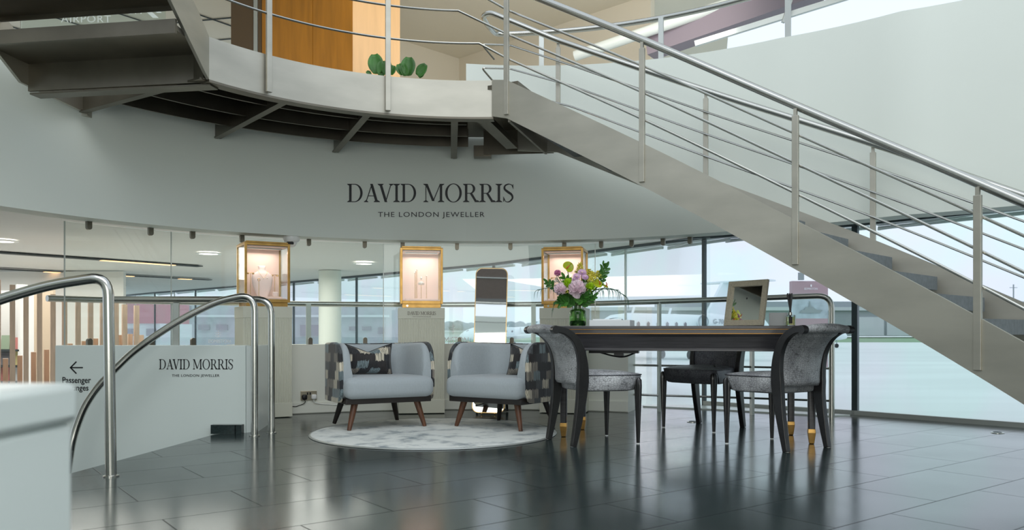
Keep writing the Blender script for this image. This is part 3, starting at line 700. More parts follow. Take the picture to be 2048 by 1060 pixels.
rail_thing('steel handrail arching down in front of the lettered sign panel', [(-1.84, 5.72, 0.0), (-1.84, 5.72, 1.02)]+[W(x, y, 5.70-0.02*i) for i, (x, y) in enumerate(arcp)], 0.025, (-1.84, 5.72, 0), 0.13)
rail_thing('level steel handrail running along the top of the lettered sign panel', [(-1.77, 5.885, 0.0), (-1.77, 5.885, 0.985), (-2.2, 5.95, 0.985), (-3.02, 5.97, 0.985)], 0.025, (-1.77, 5.885, 0), 0.12, [((-2.50, 5.96), 0.63, 0.96)])

# ================================================================= GLASS SCREEN
def clip(mb, p, ang, z, up, r=0.019):
    M = Matrix.Translation((p.x, p.y, z)) @ Matrix.Rotation(math.radians(ang+90), 4, 'Z') @ Matrix.Rotation(PI/2, 4, 'X')
    s = 1 if up else -1
    o = [(-r, s*-0.03), (-r, s*0.02)] ; arcs = [(r*math.cos(PI-PI*i/10), s*(0.02+r*math.sin(PI*i/10))) for i in range(11)]
    mb.prism(([(-r, -s*0.03)]+arcs+[(r, -s*0.03)]), -0.016, 0.016, M)
pan = [(130, 343), (343, 767), (767, 1190), (1190, 1420)]
labs = ['clear glass panel at the left end of the screen above the sign wall', 'clear glass panel between the sign wall and the middle pedestal', 'clear glass panel behind the mirror and the middle pedestal', 'clear glass panel behind the flowers at the right end of the screen']
tops = [[176, 300], [384, 483, 617, 729], [805, 914, 1021, 1129], [1203, 1264, 1327, 1381]]
bots = [[177, 302], [385, 620, 730], [919, 1024], []]
GR = 3.70
for (x0, x1), lb, tp, bt in zip(pan, labs, tops, bots):
    a0_, a1_ = ang_at(x0, GR), ang_at(x1, GR)
    c = pol(GR, (a0_+a1_)/2)
    t = thing('glass_screen', lb, 'glass screen', (c.x, c.y, 0.63), 0, 'glass panels of the curved screen')
    n = 10; aa = [a0_+(a1_-a0_)*i/n for i in range(n+1)]
    aa[0] -= 0.03; aa[-1] += 0.03
    mb = MB(); mb.wall([pol(GR, a) for a in aa], 0.012, 0.625, 1.585); mb.build('pane', 'screen_glass', t, world=True)
    mb = MB(); mb.bar(pol(GR+0.006, a0_, 0.63), pol(GR+0.006, a0_, 1.585), 0.006, 0.012, (0,1,0)); mb.build('pane_edge', 'pale_metal', t, world=True, smooth=False)
    for px in tp:
        a = ang_at(px, GR); mb = MB(); clip(mb, pol(GR-0.012, a), a, 1.575, False); mb.build('glass_clip', 'shade_and_clip_steel', t, world=True)
    for px in bt:
        a = ang_at(px, GR); mb = MB(); clip(mb, pol(GR-0.012, a), a, 0.655, True); mb.build('glass_clip', 'shade_and_clip_steel', t, world=True)
def on_circle(r, s=-1):                  # map (px, row) lettering onto a round wall, facing the centre
    def fn(u, v, w):
        a = ang_at(u, r); rr = r+s*w; a_ = math.radians(a)
        d = CY+r*math.sin(a_); z = H+(HY-v)/F*d
        return Vector((CX+rr*math.cos(a_), CY+rr*math.sin(a_), z))
    return fn
def flip(ps): return ps
def word_on(polys, u0, u1, vt, vb, fn, mb=None): return lay(fit(polys, u0, u1, vb, vt), fn, mb)
GW = 'white words on the glass screen'
mb = word_on(sans_polys('EDMISTON'), 417, 461, 679, 686, on_circle(GR))
for y in (665, 669, 673): word_on([[(0,0),(1,0),(1,1),(0,1)]], 431, 442, y, y+0.8, on_circle(GR), mb)
word_on([[(0,0),(1,0),(1,1),(0,1)]], 436, 437, 660, 675, on_circle(GR), mb)
tag(mb.build('glass_lettering', 'white_vinyl', smooth=False), 'small white word with a mast emblem low on the glass, left of the left pedestal', 'lettering', GW)
mb = word_on(sans_polys('EDMISTON'), 872, 937, 674, 688, on_circle(GR))
for y in (652, 657, 662): word_on([[(0,0),(1,0),(1,1),(0,1)]], 902, 910, y, y+1, on_circle(GR), mb)
word_on([[(0,0),(1,0),(1,1),(0,1)]], 905.5, 906.5, 648, 668, on_circle(GR), mb)
tag(mb.build('glass_lettering', 'white_vinyl', smooth=False), 'white word low on the glass between the middle pedestal and the standing mirror', 'lettering', GW)

def two_words(polys):
    ex = sorted((min(p[0] for p in q), max(p[0] for p in q)) for q in polys); best = (0, 0); hi = ex[0][1]
    for a, b in ex[1:]:
        if a-hi > best[0]: best = (a-hi, (a+hi)/2)
        hi = max(hi, b)
    return [q for q in polys if q[0][0] < best[1]], [q for q in polys if q[0][0] >= best[1]]
def name_words(u0, u1, vt, vb, fn, t):
    for ps in two_words(fit(serif_polys('DAVID MORRIS'), u0, u1, vb, vt)): lay(ps, fn).build('name_word', 'black_vinyl', t, world=True, smooth=False)
# big lettering on the drum wall
t = thing('wall_lettering', 'large black two-line jeweller lettering on the curved white wall', 'lettering', tuple(pol(3.48, 99, 1.9)))
name_words(694, 1027, 367, 405, on_circle(3.478), t)
word_on(sans_polys('THE LONDON JEWELLER', 1.15), 756, 969, 424, 437, on_circle(3.478)).build('tagline', 'black_vinyl', t, world=True, smooth=False)
# lettering on the sign panel
def on_plane(d):
    return lambda u, v, w: W(u, v, d)+Vector((0, -w, 0))
t = thing('panel_lettering', 'black two-line jeweller lettering on the low sign panel', 'lettering', (-2.35, 5.9, 0.3))
name_words(318, 466, 718, 739, on_plane(5.9), t)
word_on(sans_polys('THE LONDON JEWELLER', 1.1), 344, 439, 748.5, 755, on_plane(5.9)).build('tagline', 'black_vinyl', t, world=True, smooth=False)
t = thing('direction_sign', 'black left arrow above the words Passenger Lounges on the sign panel', 'sign', (-3.2, 5.9, 0.3))
mb = MB(); lay([[(141, 734), (166, 734), (166, 736.4), (141, 736.4)], [(139.5, 735.2), (152, 722.5), (154, 724), (143, 735.2)], [(139.5, 735.2), (143, 735.2), (154, 746.5), (152, 748)]], on_plane(5.9), mb); mb.build('arrow', 'black_vinyl', t, world=True, smooth=False)
mb = word_on(sans_polys('Passenger', 1.0, 0.012), 125, 182, 754, 770, on_plane(5.9)); word_on(sans_polys('Lounges', 1.0, 0.012), 131, 177, 769.5, 785, on_plane(5.9), mb); mb.build('words', 'black_vinyl', t, world=True, smooth=False)

# ================================================================= PEDESTALS AND DISPLAY CASES
PW, PD, PH = 0.415, 0.36, 0.965
def make_pedestal():
    t = thing('display_pedestal', '', 'pedestal', (0, 0, 0), 0, 'ribbed pedestals along the curved wall')
    mb = MB(); w, d = PW/2-0.004, PD/2-0.004
    def flute(a, b, n):
        out = []; a, b = Vector(a), Vector(b); nn = Vector(((b-a).y, -(b-a).x)).normalized()
        for i in range(n):
            for f, h in ((0.0, 0.0), (0.18, 0.004), (0.82, 0.004), (1.0, 0.0)):
                p = a+(b-a)*((i+f)/n)+nn*h; out.append((p.x, p.y))
        return out
    ol = flute((-w, -d), (w, -d), 28)+flute((w, -d), (w, d), 24)+[(w, d), (-w, d)]+flute((-w, d), (-w, -d), 24)
    mb.prism(ol, 0.13, PH-0.10); mb.build('ribbed_body', 'pedestal_paint', t, smooth=False)
    mb = MB(); mb.box((0, 0, PH-0.05), (PW+0.004, PD+0.004, 0.10)); mb.build('top_block', 'pedestal_paint', t, smooth=False, bevel=0.003)
    mb = MB(); mb.box((0, 0, 0.068), (PW+0.004, PD+0.004, 0.124)); mb.build('plinth', 'pedestal_paint', t, smooth=False, bevel=0.003)
    return t
def make_case():
    t = thing('display_case', '', 'display case', (0, 0, 0), 0, 'brass display cases on the pedestals')
    w, d, z0, z1, f = 0.385, 0.345, 0.035, 0.545, 0.020
    mb = MB(); mb.box((0, 0, 0.018), (0.35, 0.31, 0.036)); mb.build('base', 'brass', t, smooth=False, bevel=0.002)
    mb = MB()
    for sx in (-1, 1):
        for sy in (-1, 1): mb.box((sx*(w/2-f/2), sy*(d/2-f/2), (z0+z1)/2), (f, f, z1-z0))
    for z, hh in ((z0+f/2+0.004, f+0.008), (z1-f/2, f)):
        for sy in (-1, 1): mb.box((0, sy*(d/2-f/2), z), (w-2*f, f, hh))
        for sx in (-1, 1): mb.box((sx*(w/2-f/2), 0, z), (f, d-2*f, hh))
    mb.build('frame', 'brass', t, smooth=False, bevel=0.0015)
    mb = MB(); mb.box((0, 0, z1+0.008), (w-0.03, d-0.03, 0.016)); mb.box((0, 0, z1+0.001), (w+0.004, d+0.004, 0.004)); mb.build('top_cap', 'brass', t, smooth=False, bevel=0.002)
    for nm, c, s in (('front_glass', (0, -d/2+0.008, 0), (w-2*f, 0.004)), ('side_glass', (-w/2+0.008, 0, 0), (0.004, d-2*f)), ('side_glass', (w/2-0.008, 0, 0), (0.004, d-2*f))):
        mb = MB(); mb.box((c[0], c[1], (z0+z1)/2), (s[0], s[1], z1-z0-2*f)); mb.build(nm, 'case_glass', t, smooth=False)
    mb = MB(); mb.box((0, d/2-0.03, (z0+z1)/2), (w-2*f-0.004, 0.01, z1-z0-2*f)); mb.build('back_panel', 'blush_panel', t, smooth=False)
    mb = MB(); mb.box((0, -0.005, z0+0.033), (w-2*f-0.01, d-0.08, 0.012)); mb.box((0, 0.01, z0+0.046), (w-0.10, d-0.13, 0.016)); mb.build('tray', 'blush_panel', t, smooth=False, bevel=0.001)
    mb = MB(); mb.box((0, 0, z1-0.026), (w-2*f-0.01, d-2*f-0.01, 0.008)); mb.build('lining', 'blush_panel', t, smooth=False)
    mb = MB(); mb.box((0, -0.05, z1-0.037), (w-0.09, 0.03, 0.012)); mb.build('lamp_bar', 'pale_metal', t, smooth=False)
    mb = MB(); M = Matrix.Translation((-0.13, -0.158, 0.018)) @ Matrix.Rotation(PI/2, 4, 'X'); mb.prism([(0.010*math.cos(a*PI/8), 0.010*math.sin(a*PI/8)) for a in range(16)], 0, 0.006, M); mb.build('lock', 'polished_steel', t)
    return t
ped, case = make_pedestal(), make_case()
SPOT = [(536, 6.89, 30.0, 'on the left, behind the two bent handrails'), (843.5, 7.27, 9.0, 'in the middle, between the two armchairs'), (1124, 7.30, -12.6, 'on the right, behind the flowers')]
PED = []
for i, (px, d, yaw, where) in enumerate(SPOT):
    x = (px-1024)/F*d; n = Vector((math.sin(math.radians(yaw)), -math.cos(math.radians(yaw)), 0))
    c = Vector((x, d, 0))-n*(PD/2)
    lab = 'cream ribbed pedestal '+where
    if i == 1: lab = 'cream ribbed pedestal lettered with the jeweller name, between the two armchairs'
    clab = ['brass-framed glass case holding a necklace bust, on the left pedestal', 'brass-framed glass case with thin gold stands, on the lettered middle pedestal', 'brass-framed glass case partly hidden by the flowers, on the right pedestal'][i]
    rz = math.radians(yaw)
    if i == 0:
        p_, c_ = ped, case
        for o, z in ((p_, 0), (c_, PH)):
            o.location = (c.x, c.y, z); o.rotation_euler = (0, 0, rz); PM[o.name] = Matrix.Translation((c.x, c.y, z)) @ Matrix.Rotation(rz, 4, 'Z')
        p_['label'] = lab; c_['label'] = clab
    else:
        p_ = dup(ped, (c.x, c.y, 0), rz, lab); c_ = dup(case, (c.x, c.y, PH), rz, clab)
    PED.append((p_, c_, c, rz, n))
    l = bpy.data.lights.new('case_light', 'AREA'); l.size = 0.28; l.energy = 0.9; l.color = (1.0, 0.82, 0.71)
    lo = bpy.data.objects.new('case_light', l); COL.objects.link(lo); lo.parent = c_; lo.location = (0, -0.03, 0.490)
def local_plane(u, v, w): return Vector((u, -PD/2-0.002-w, v))
mb = lay(fit(serif_polys('DAVID MORRIS'), -0.128, 0.128, PH-0.066, PH-0.034), local_plane)
lay(fit(sans_polys('THE LONDON JEWELLER', 1.15), -0.083, 0.083, PH-0.086, PH-0.078), local_plane, mb)
mb.build('lettering', 'bronze_letters', PED[1][0], smooth=False)['label'] = 'bronze lettering'
# jewellery stands in the cases
def place(t, case_i, x, y, z=0.09):
    c_, c, rz = PED[case_i][1], PED[case_i][2], PED[case_i][3]
    M = Matrix.Translation((c.x, c.y, PH)) @ Matrix.Rotation(rz, 4, 'Z'); p = M @ Vector((x, y, z))
    t.location = p; t.rotation_euler = (0, 0, rz)
def bust(label, ci, x, y):
    t = thing('necklace_bust', label, 'jewellery bust')
    rows = []
    prof = [(0.0, 0.045, 0.020), (0.04, 0.062, 0.030), (0.10, 0.084, 0.040), (0.16, 0.092, 0.042), (0.195, 0.086, 0.040), (0.215, 0.060, 0.034), (0.228, 0.036, 0.028), (0.25, 0.030, 0.026), (0.272, 0.034, 0.028), (0.276, 0.028, 0.022)]
    mb = MB()
    for z, rx, ry in prof: rows.append([Vector((rx*math.cos(2*PI*k/24), ry*math.sin(2*PI*k/24)-0.03+z*0.12, z+0.0)) for k in range(24)])
    V = mb.grid(rows, close_v=True); mb.bm.faces.new(V[0][::-1]); mb.bm.faces.new(V[-1]); mb.build('torso', 'blush_leather', t, angle=60)
    mb = MB(); mb.tube(crom([(-0.040, -0.035, 0.225), (-0.028, -0.055, 0.20), (0.0, -0.062, 0.165), (0.028, -0.055, 0.20), (0.040, -0.035, 0.225)], 6), 0.0014, 6); mb.build('chain', 'pale_gold', t)
    mb = MB(); mb.ico((0, -0.066, 0.160), 0.006, 2); mb.ico((0.034, -0.060, 0.165), 0.006, 2); mb.build('pendant', 'pearl', t)
    place(t, ci, x, y); return t
def stand(label, ci, x, y, h, kind, grp='gold jewellery stands'):
    t = thing('jewellery_stand', label, 'jewellery stand', group=grp)
    mb = MB(); mb.lathe([(0.014, 0), (0.014, 0.003), (0.0025, 0.005), (0.0022, h)], seg=10); mb.build('rod', 'pale_gold', t)
    mb = MB()
    if kind == 'earrings':
        mb.tube([(-0.022, 0, h), (0.022, 0, h)], 0.002, 6)
        for s in (-1, 1): mb.lathe([(0.004, -0.008), (0.010, -0.006), (0.010, 0.006), (0.004, 0.008)], (s*0.022, 0, h-0.006), 10)
    elif kind == 'ring': mb.tube([(0.010*math.cos(a*PI/8), 0, h+0.010+0.010*math.sin(a*PI/8)) for a in range(17)], 0.0025, 6)
    elif kind == 'disc': mb.lathe([(0.005, 0), (0.026, 0.004), (0.030, 0.014), (0.026, 0.026), (0.010, 0.034)], (0, 0, h), 16); mb.ico((0, 0, h+0.064), 0.012, 2, (0.8, 0.8, 1.2)); mb.tube([(0, 0, h+0.03), (0, 0, h+0.06)], 0.0012, 5)
    else: mb.ico((0, 0, h+0.006), 0.008, 1)
    mb.build('jewel', 'pearl' if kind in ('stud', 'disc') else 'pale_gold', t)
    place(t, ci, x, y); return t
bust('blush necklace bust with fine gold chain in the left case', 0, 0.0, 0.05)
stand('tall gold stand holding round earrings, left of the necklace bust', 0, -0.115, -0.03, 0.205, 'earrings')
stand('short gold stand holding a ring before the necklace bust', 0, -0.05, -0.06, 0.135, 'ring')
stand('tall gold stand holding earrings, right of the necklace bust', 0, 0.115, 0.06, 0.20, 'earrings')
mb = rbox(0.045, 0.035, 0.042, 0.008); t = tag(mb.build('ring_block', 'blush_leather'), 'small blush ring cushion at the foot of the left case', 'ring cushion'); place(t, 0, 0.095, -0.04, 0.112)
for x, h, lb in ((-0.055, 0.235, 'shortest of three close gold stands in the middle case'), (-0.045, 0.25, 'middle of three close gold stands in the middle case'), (-0.036, 0.265, 'tallest of three close gold stands in the middle case')): stand(lb, 1, x, 0.03+x*0.3, h, 'stud')
stand('gold stand with a pearl dome in the centre of the middle case', 1, 0.003, 0.0, 0.125, 'disc')
stand('single gold stand on the right in the middle case', 1, 0.052, 0.0, 0.205, 'stud')
bust('blush necklace bust behind the flowers in the right case', 2, 0.03, 0.05)
stand('gold stand at the left edge of the right case', 2, -0.105, 0.0, 0.20, 'earrings')

# security dome under the soffit
c = pol(3.56, ang_at(583, 3.56))
t = thing('security_camera', 'white dome security camera under the ceiling edge', 'security camera', (c.x, c.y, 1.60))
mb = MB(); mb.lathe([(0.072, 0.0), (0.072, -0.03), (0.060, -0.05), (0.030, -0.05)]); mb.build('housing', 'white_plastic', t)
mb = MB(); mb.lathe([(0.048, -0.045), (0.045, -0.066), (0.034, -0.084), (0.016, -0.094), (0.0, -0.097)], cap=False); mb.build('dome', 'white_plastic', t)
mb = MB(); mb.box((0, -0.040, -0.062), (0.06, 0.022, 0.024)); mb.build('lens_window', 'black_plastic', t, bevel=0.006)

# wall socket with two plugs
a = ang_at(618, 3.60); p = pol(3.612, a, 0.165)
R_ = math.radians(a-90)
t = thing('wall_socket', 'metal double wall socket low on the curved wall', 'socket', tuple(p), R_)
mb = MB(); mb.box((0, 0.0, 0), (0.146, 0.010, 0.086)); mb.build('plate', 'socket_metal', t, smooth=False, bevel=0.003)
for s in (-0.012, 0.012):
    mb = MB(); mb.box((s, -0.008, 0.018), (0.012, 0.006, 0.022)); mb.build('switch', 'black_plastic', t, smooth=False)
for s, mname, lab, endx in ((-0.042, 'black_plastic', 'black plug and cable in the wall socket', -0.26), (0.042, 'white_plastic', 'white plug and cable in the wall socket', 0.62)):
    t = thing('power_plug', lab, 'plug', tuple(p), R_)
    mb = rbox(0.048, 0.036, 0.048, 0.014); bmesh.ops.translate(mb.bm, verts=mb.bm.verts, vec=(s, -0.022, -0.012)); mb.build('plug_body', mname, t)
    q = [Vector((s, -0.024, -0.03)), Vector((s+0.004, -0.026, -0.06))]
    sg = 1 if endx > 0 else -1
    for i in range(1, 10):
        f = i/9; xx = s+(endx-s)*f; yy = -0.012+(-(xx*xx)/(2*3.6)); q.append(Vector((xx, yy+0.0, -0.072-0.022*min(1, f*3)+0.02*max(0, f-0.4))))
    mb = MB(); mb.tube(crom(q, 5), 0.0035, 8); mb.build('cable', mname, t)

# ================================================================= FLOOR MIRROR
t = thing('floor_mirror', 'tall gold-edged standing mirror behind the right armchair', 'mirror', (-0.215, 7.20, 0.0), math.radians(-3))
def rrect(w, h, r, n=8):
    o = []
    for cx, cy, a0 in ((w/2-r, h/2-r, 0), (-w/2+r, h/2-r, 90), (-w/2+r, -h/2+r, 180), (w/2-r, -h/2+r, 270)):
        for i in range(n+1): a = math.radians(a0+90*i/n); o.append((cx+r*math.cos(a), cy+r*math.sin(a)))
    return o
MW, MH = 0.295, 1.325
Mm = Matrix.Rotation(math.radians(-6.5), 4, 'X') @ Matrix.Rotation(math.radians(1.0), 4, 'Y') @ Matrix.Translation((0, 0, MH/2+0.015)) @ Matrix.Rotation(PI/2, 4, 'X')
mb = MB(); mb.prism(rrect(MW-0.008, MH-0.008, 0.056), 0.002, 0.010, Mm); mb.build('mirror_glass', 'mirror', t, smooth=False)
mb = MB(); o = rrect(MW, MH, 0.06); i_ = rrect(MW-0.014, MH-0.014, 0.053)
ring = [[Mm @ Vector((x, y, z)) for x, y, z in ((a[0], a[1], -0.012), (a[0], a[1], 0.014), (b[0], b[1], 0.014), (b[0], b[1], -0.012))] for a, b in zip(o, i_)]
mb.grid(ring, close_u=True, close_v=True); mb.build('gold_edge', 'pale_gold', t)
mb = MB(); mb.prism(rrect(MW-0.012, MH-0.012, 0.056), -0.010, 0.0015, Mm); mb.build('backing', 'black_plastic', t, smooth=False)
for s in (-0.06, 0.06):
    mb = MB(); mb.ico((s, -0.004, 0.010), 0.010, 2); mb.build('foot', 'pale_gold', t)
mb = MB(); mb.bar((0.12, 0.10, 0.86), (0.155, 0.30, 0.008), 0.02, 0.012); mb.bar((-0.10, 0.10, 0.86), (-0.13, 0.30, 0.008), 0.02, 0.012); mb.bar((-0.13, 0.29, 0.02), (0.155, 0.29, 0.02), 0.016, 0.012); mb.build('rear_stand', 'black_plastic', t, smooth=False)

# ================================================================= RUG
t = thing('round_rug', 'round pale grey flecked rug under the two armchairs', 'rug', (-0.575, 5.93, 0))
mb = MB(); mb.lathe([(0.0, 0.014), (0.84, 0.014), (0.885, 0.011), (0.898, 0.006), (0.898, 0.0)], seg=72, cap=False); mb.build('pile', 'rug_wool', t)
mb = MB(); mb.lathe([(0.896, 0.0), (0.906, 0.003), (0.900, 0.009), (0.893, 0.011)], seg=72, cap=False); mb.build('bound_edge', 'pale_metal', t)
RZ = 0.014

# ================================================================= ARMCHAIRS (local: front is -Y)
def make_armchair():
    t = thing('tub_armchair', '', 'armchair', (0, 0, 0), 0, 'grey tub armchairs on the rug')
    path = rounded([(-0.375, -0.29, 0), (-0.385, 0.30, 0), (0.385, 0.30, 0), (0.375, -0.29, 0)], 0.27, 14)
    # dense and even
    q = [path[0]]
    for a, b in zip(path, path[1:]):
        k = max(1, int((b-a).length/0.025))
        for i in range(1, k+1): q.append(a.lerp(b, i/k))
    Ls = [0]
    for a, b in zip(q, q[1:]): Ls.append(Ls[-1]+(b-a).length)
    tot = Ls[-1]
    def shell(o0, o1, ztop, zbot, bulge):
        mb = MB(); rows = []; n = len(q)
        for i, p in enumerate(q):
            tg = (q[min(i+1, n-1)]-q[max(i-1, 0)]).normalized(); nn = Vector((tg.y, -tg.x, 0))  # to the outside? fixed below
            if nn.dot(p-Vector((0, -0.1, 0))) < 0: nn = -nn
            e = min(Ls[i], tot-Ls[i]); rd = 0.13
            k = 0 if e >= rd else 1-math.sqrt(max(0, 1-(1-e/rd)**2))
            kb = 0 if e >= 0.07 else 1-math.sqrt(max(0, 1-(1-e/0.07)**2))
            zt = ztop-0.15*k-0.018*math.sin(PI*Ls[i]/tot)**2; zb_ = zbot+0.08*kb
            th = (o1-o0); r = abs(th)*0.5
            prof = []
            for f, z in ((0, zb_), (0, zb_+(zt-zb_)*0.5), (0, zt-r), (0.12, zt-r*0.45), (0.32, zt-r*0.1), (0.5, zt), (0.68, zt-r*0.1), (0.88, zt-r*0.45), (1, zt-r), (1+bulge, zb_+(zt-zb_)*0.5), (1, zb_)):
                prof.append(p-nn*(o0+th*f)+Vector((0, 0, z)))
            rows.append(prof)
        V = mb.grid(rows, close_v=True); mb.bm.faces.new(V[0][::-1]); mb.bm.faces.new(V[-1])
        return mb
    shell(0.0, 0.028, 0.655, 0.205, 0).build('outer_shell', 'stroke_fabric', t, angle=60)['label'] = 'brush-stroke patterned outer shell'
    shell(0.029, 0.085, 0.648, 0.235, 0.25).build('inner_back', 'grey_linen', t, angle=60)
    # seat
    mb = rbox(0.64, 0.62, 0.155, 0.055, 5)
    for v in mb.bm.verts:
        if v.co.z > 0: v.co.z += 0.022*(1-(v.co.x/0.34)**2)*(1-(v.co.y/0.34)**2)
        if v.co.y < 0: v.co.y -= 0.03*(1-(v.co.x/0.33)**2)
        if v.co.y > 0.1: v.co.x *= 0.88
        if v.co.y < -0.12: v.co.x *= 1.10
    bmesh.ops.translate(mb.bm, verts=mb.bm.verts, vec=(0, -0.055, 0.312)); mb.build('seat_cushion', 'grey_linen', t, angle=60)
    mb = MB(); fr = [(x*0.93, y*0.93) for x, y in ((-0.36, -0.345), (0.36, -0.345), (0.375, 0.1), (0.27, 0.30), (-0.27, 0.30), (-0.375, 0.1))]
    mb.prism(fr, 0.196, 0.238); mb.build('base_frame', 'ebony_wood', t, smooth=False, bevel=0.004)
    for x, y, m_ in ((-0.245, -0.24, 'walnut'), (0.245, -0.24, 'walnut'), (-0.21, 0.20, 'ebony_wood'), (0.21, 0.20, 'ebony_wood')):
        dx, dy = (0.055 if x > 0 else -0.055), (-0.035 if y < 0 else 0.05)
        mb = MB(); mb.tube([(x, y, 0.205), (x+dx*0.5, y+dy*0.5, 0.10), (x+dx, y+dy, 0.0)], [0.027, 0.022, 0.0155], 14); mb.build('leg', m_, t)
    return t
arm = make_armchair()
# facing direction f: rotation so that local -Y points along f
def face_rot(fx, fy): return math.atan2(fx, -fy)
AC1 = (-1.07, 6.30, face_rot(0.47, -0.88)); AC2 = (-0.03, 6.27, face_rot(-0.56, -0.83))
arm.location = (AC1[0], AC1[1], RZ); arm.rotation_euler = (0, 0, AC1[2]); arm['label'] = 'grey tub armchair on the left of the rug'
PM[arm.name] = Matrix.Translation((AC1[0], AC1[1], RZ)) @ Matrix.Rotation(AC1[2], 4, 'Z')
arm2 = dup(arm, (AC2[0], AC2[1], RZ), AC2[2], 'grey tub armchair on the right, in front of the standing mirror')
def make_cushion():
    t = thing('scatter_cushion', '', 'cushion', (0, 0, 0), 0, 'brush-stroke scatter cushions')
    mb = MB(); nu, nv = 26, 18
    for s in (-1, 1):
        rows = []
        for j in range(nv+1):
            v = -1+2*j/nv; r = []
            for i in range(nu+1):
                u = -1+2*i/nu
                th = 0.062*((1-abs(u)**2.4)*(1-abs(v)**2.4))**0.6
                pin = 1-0.07*(1-v*v)
                x = 0.19*u*pin; z = 0.125*v*(1-0.06*(1-u*u))
                if v > -0.2: z -= 0.062*((v+0.2)/1.2)**1.5*(1-abs(u))**1.25
                r.append(Vector((x, s*th, z)))
            rows.append(r)
        mb.grid(rows)
    bmesh.ops.remove_doubles(mb.bm, verts=mb.bm.verts, dist=0.0005)
    mb.build('cover', 'cushion_fabric', t, angle=80)
    e = []
    for i in range(nu+1): u = -1+2*i/nu; e.append(Vector((0.19*u, 0, -0.125*(1-0.06*(1-u*u)))))
    for j in range(1, nv+1): v = -1+2*j/nv; e.append(Vector((0.19*(1-0.07*(1-v*v)), 0, 0.125*v)))
    for i in range(1, nu+1):
        u = 1-2*i/nu; e.append(Vector((0.19*u, 0, 0.125*(1-0.06*(1-u*u))-0.062*(1-abs(u))**1.25)))
    for j in range(1, nv): v = 1-2*j/nv; e.append(Vector((-0.19*(1-0.07*(1-v*v)), 0, 0.125*v)))
    mb = MB(); mb.tube(e+[e[0]], 0.004, 6); mb.build('piping', 'black_plastic', t)
    return t
cu = make_cushion()
def put(o, base, lx, ly, z, rz, tilt):
    M = Matrix.Translation((base[0], base[1], RZ)) @ Matrix.Rotation(base[2], 4, 'Z'); p = M @ Vector((lx, ly, z))
    o.location = p; o.rotation_euler = (tilt, 0, rz)
cu['label'] = 'dark brush-stroke cushion leaning in the left armchair'
cu2 = dup(cu, (0, 0, 0), 0, 'dark brush-stroke cushion leaning in the right armchair')
put(cu, AC1, -0.03, 0.115, 0.512, AC1[2]-0.30, math.radians(-14))
put(cu2, AC2, 0.16, 0.06, 0.512, AC2[2]+0.05, math.radians(-14))

# ================================================================= DESK
TA = math.radians(-12.5); TC = (1.228, 5.72, 0)
t = thing('writing_desk', 'long dark-stained desk with brass-tipped legs and gilt edge lines', 'desk', TC, TA)
TL, TD, TZ = 1.72, 0.62, 0.785
mb = MB(); mb.box((0, 0, TZ-0.011), (TL, TD, 0.022)); mb.box((0, 0, TZ-0.036), (TL-0.03, TD-0.03, 0.030)); mb.build('desktop', 'desk_wood', t, smooth=False, bevel=0.003)
for z, ins_ in ((TZ-0.0225, 0.004), (TZ-0.052, 0.022)):
    mb = MB(); mb.box((0, 0, z), (TL-ins_, TD-ins_, 0.005)); mb.build('gilt_line', 'gilt_line', t, smooth=False)
mb = MB(); z0, z1 = TZ-0.055, TZ-0.172
def ringz(l, d, z): return [Vector((-l/2, -d/2, z)), Vector((l/2, -d/2, z)), Vector((l/2, d/2, z)), Vector((-l/2, d/2, z))]
V = mb.grid([ringz(TL-0.05, TD-0.05, z0), ringz(TL-0.075, TD-0.075, z0-0.02), ringz(TL-0.135, TD-0.11, z1+0.016), ringz(TL-0.125, TD-0.10, z1+0.012), ringz(TL-0.125, TD-0.10, z1)], close_v=True); mb.bm.faces.new(V[0]); mb.bm.faces.new(V[-1])
mb.build('apron', 'desk_wood', t, smooth=False, bevel=0.002)
for sx in (-1, 1):
    for sy in (-1, 1):
        mb = MB(); x, y = sx*(0.832 if sy < 0 else 0.755), sy*0.225
        for zz0, zz1, w0, w1 in ((0.10, TZ-0.172, 0.044, 0.052),):
            V = mb.grid([[Vector((x+a*w/2, y+b*w/2, z)) for a, b in ((-1,-.7), (-.7,-1), (.7,-1), (1,-.7), (1,.7), (.7,1), (-.7,1), (-1,.7))] for z, w in ((zz0, w0), (zz1, w1))], close_v=True); mb.bm.faces.new(V[0]); mb.bm.faces.new(V[-1])
        lg = mb.build('leg', 'desk_wood', t, smooth=False)
        mb = MB(); V = mb.grid([[Vector((x+a*w/2, y+b*w/2, z)) for a, b in ((-1,-1), (1,-1), (1,1), (-1,1))] for z, w in ((0.0, 0.026), (0.006, 0.032), (0.075, 0.050), (0.10, 0.046))], close_v=True); mb.bm.faces.new(V[0]); mb.bm.faces.new(V[-1])
        mb.build('brass_cap', 'brass', lg, smooth=False, bevel=0.002)
mb = MB(); mb.box((-0.50, 0.05, TZ-0.185), (0.36, 0.12, 0.022)); mb.tube(crom([(-0.60, 0.0, TZ-0.19), (-0.50, -0.02, TZ-0.215), (-0.42, -0.02, TZ-0.22), (-0.34, 0.0, TZ-0.19)], 6), 0.006, 8); mb.box((-0.46, 0.0, TZ-0.205), (0.07, 0.05, 0.022)); mb.build('cable_tray', 'black_plastic', t, smooth=False)
MT = Matrix.Translation(TC) @ Matrix.Rotation(TA, 4, 'Z')
def on_desk(x, y, z=TZ): return MT @ Vector((x, y, z))

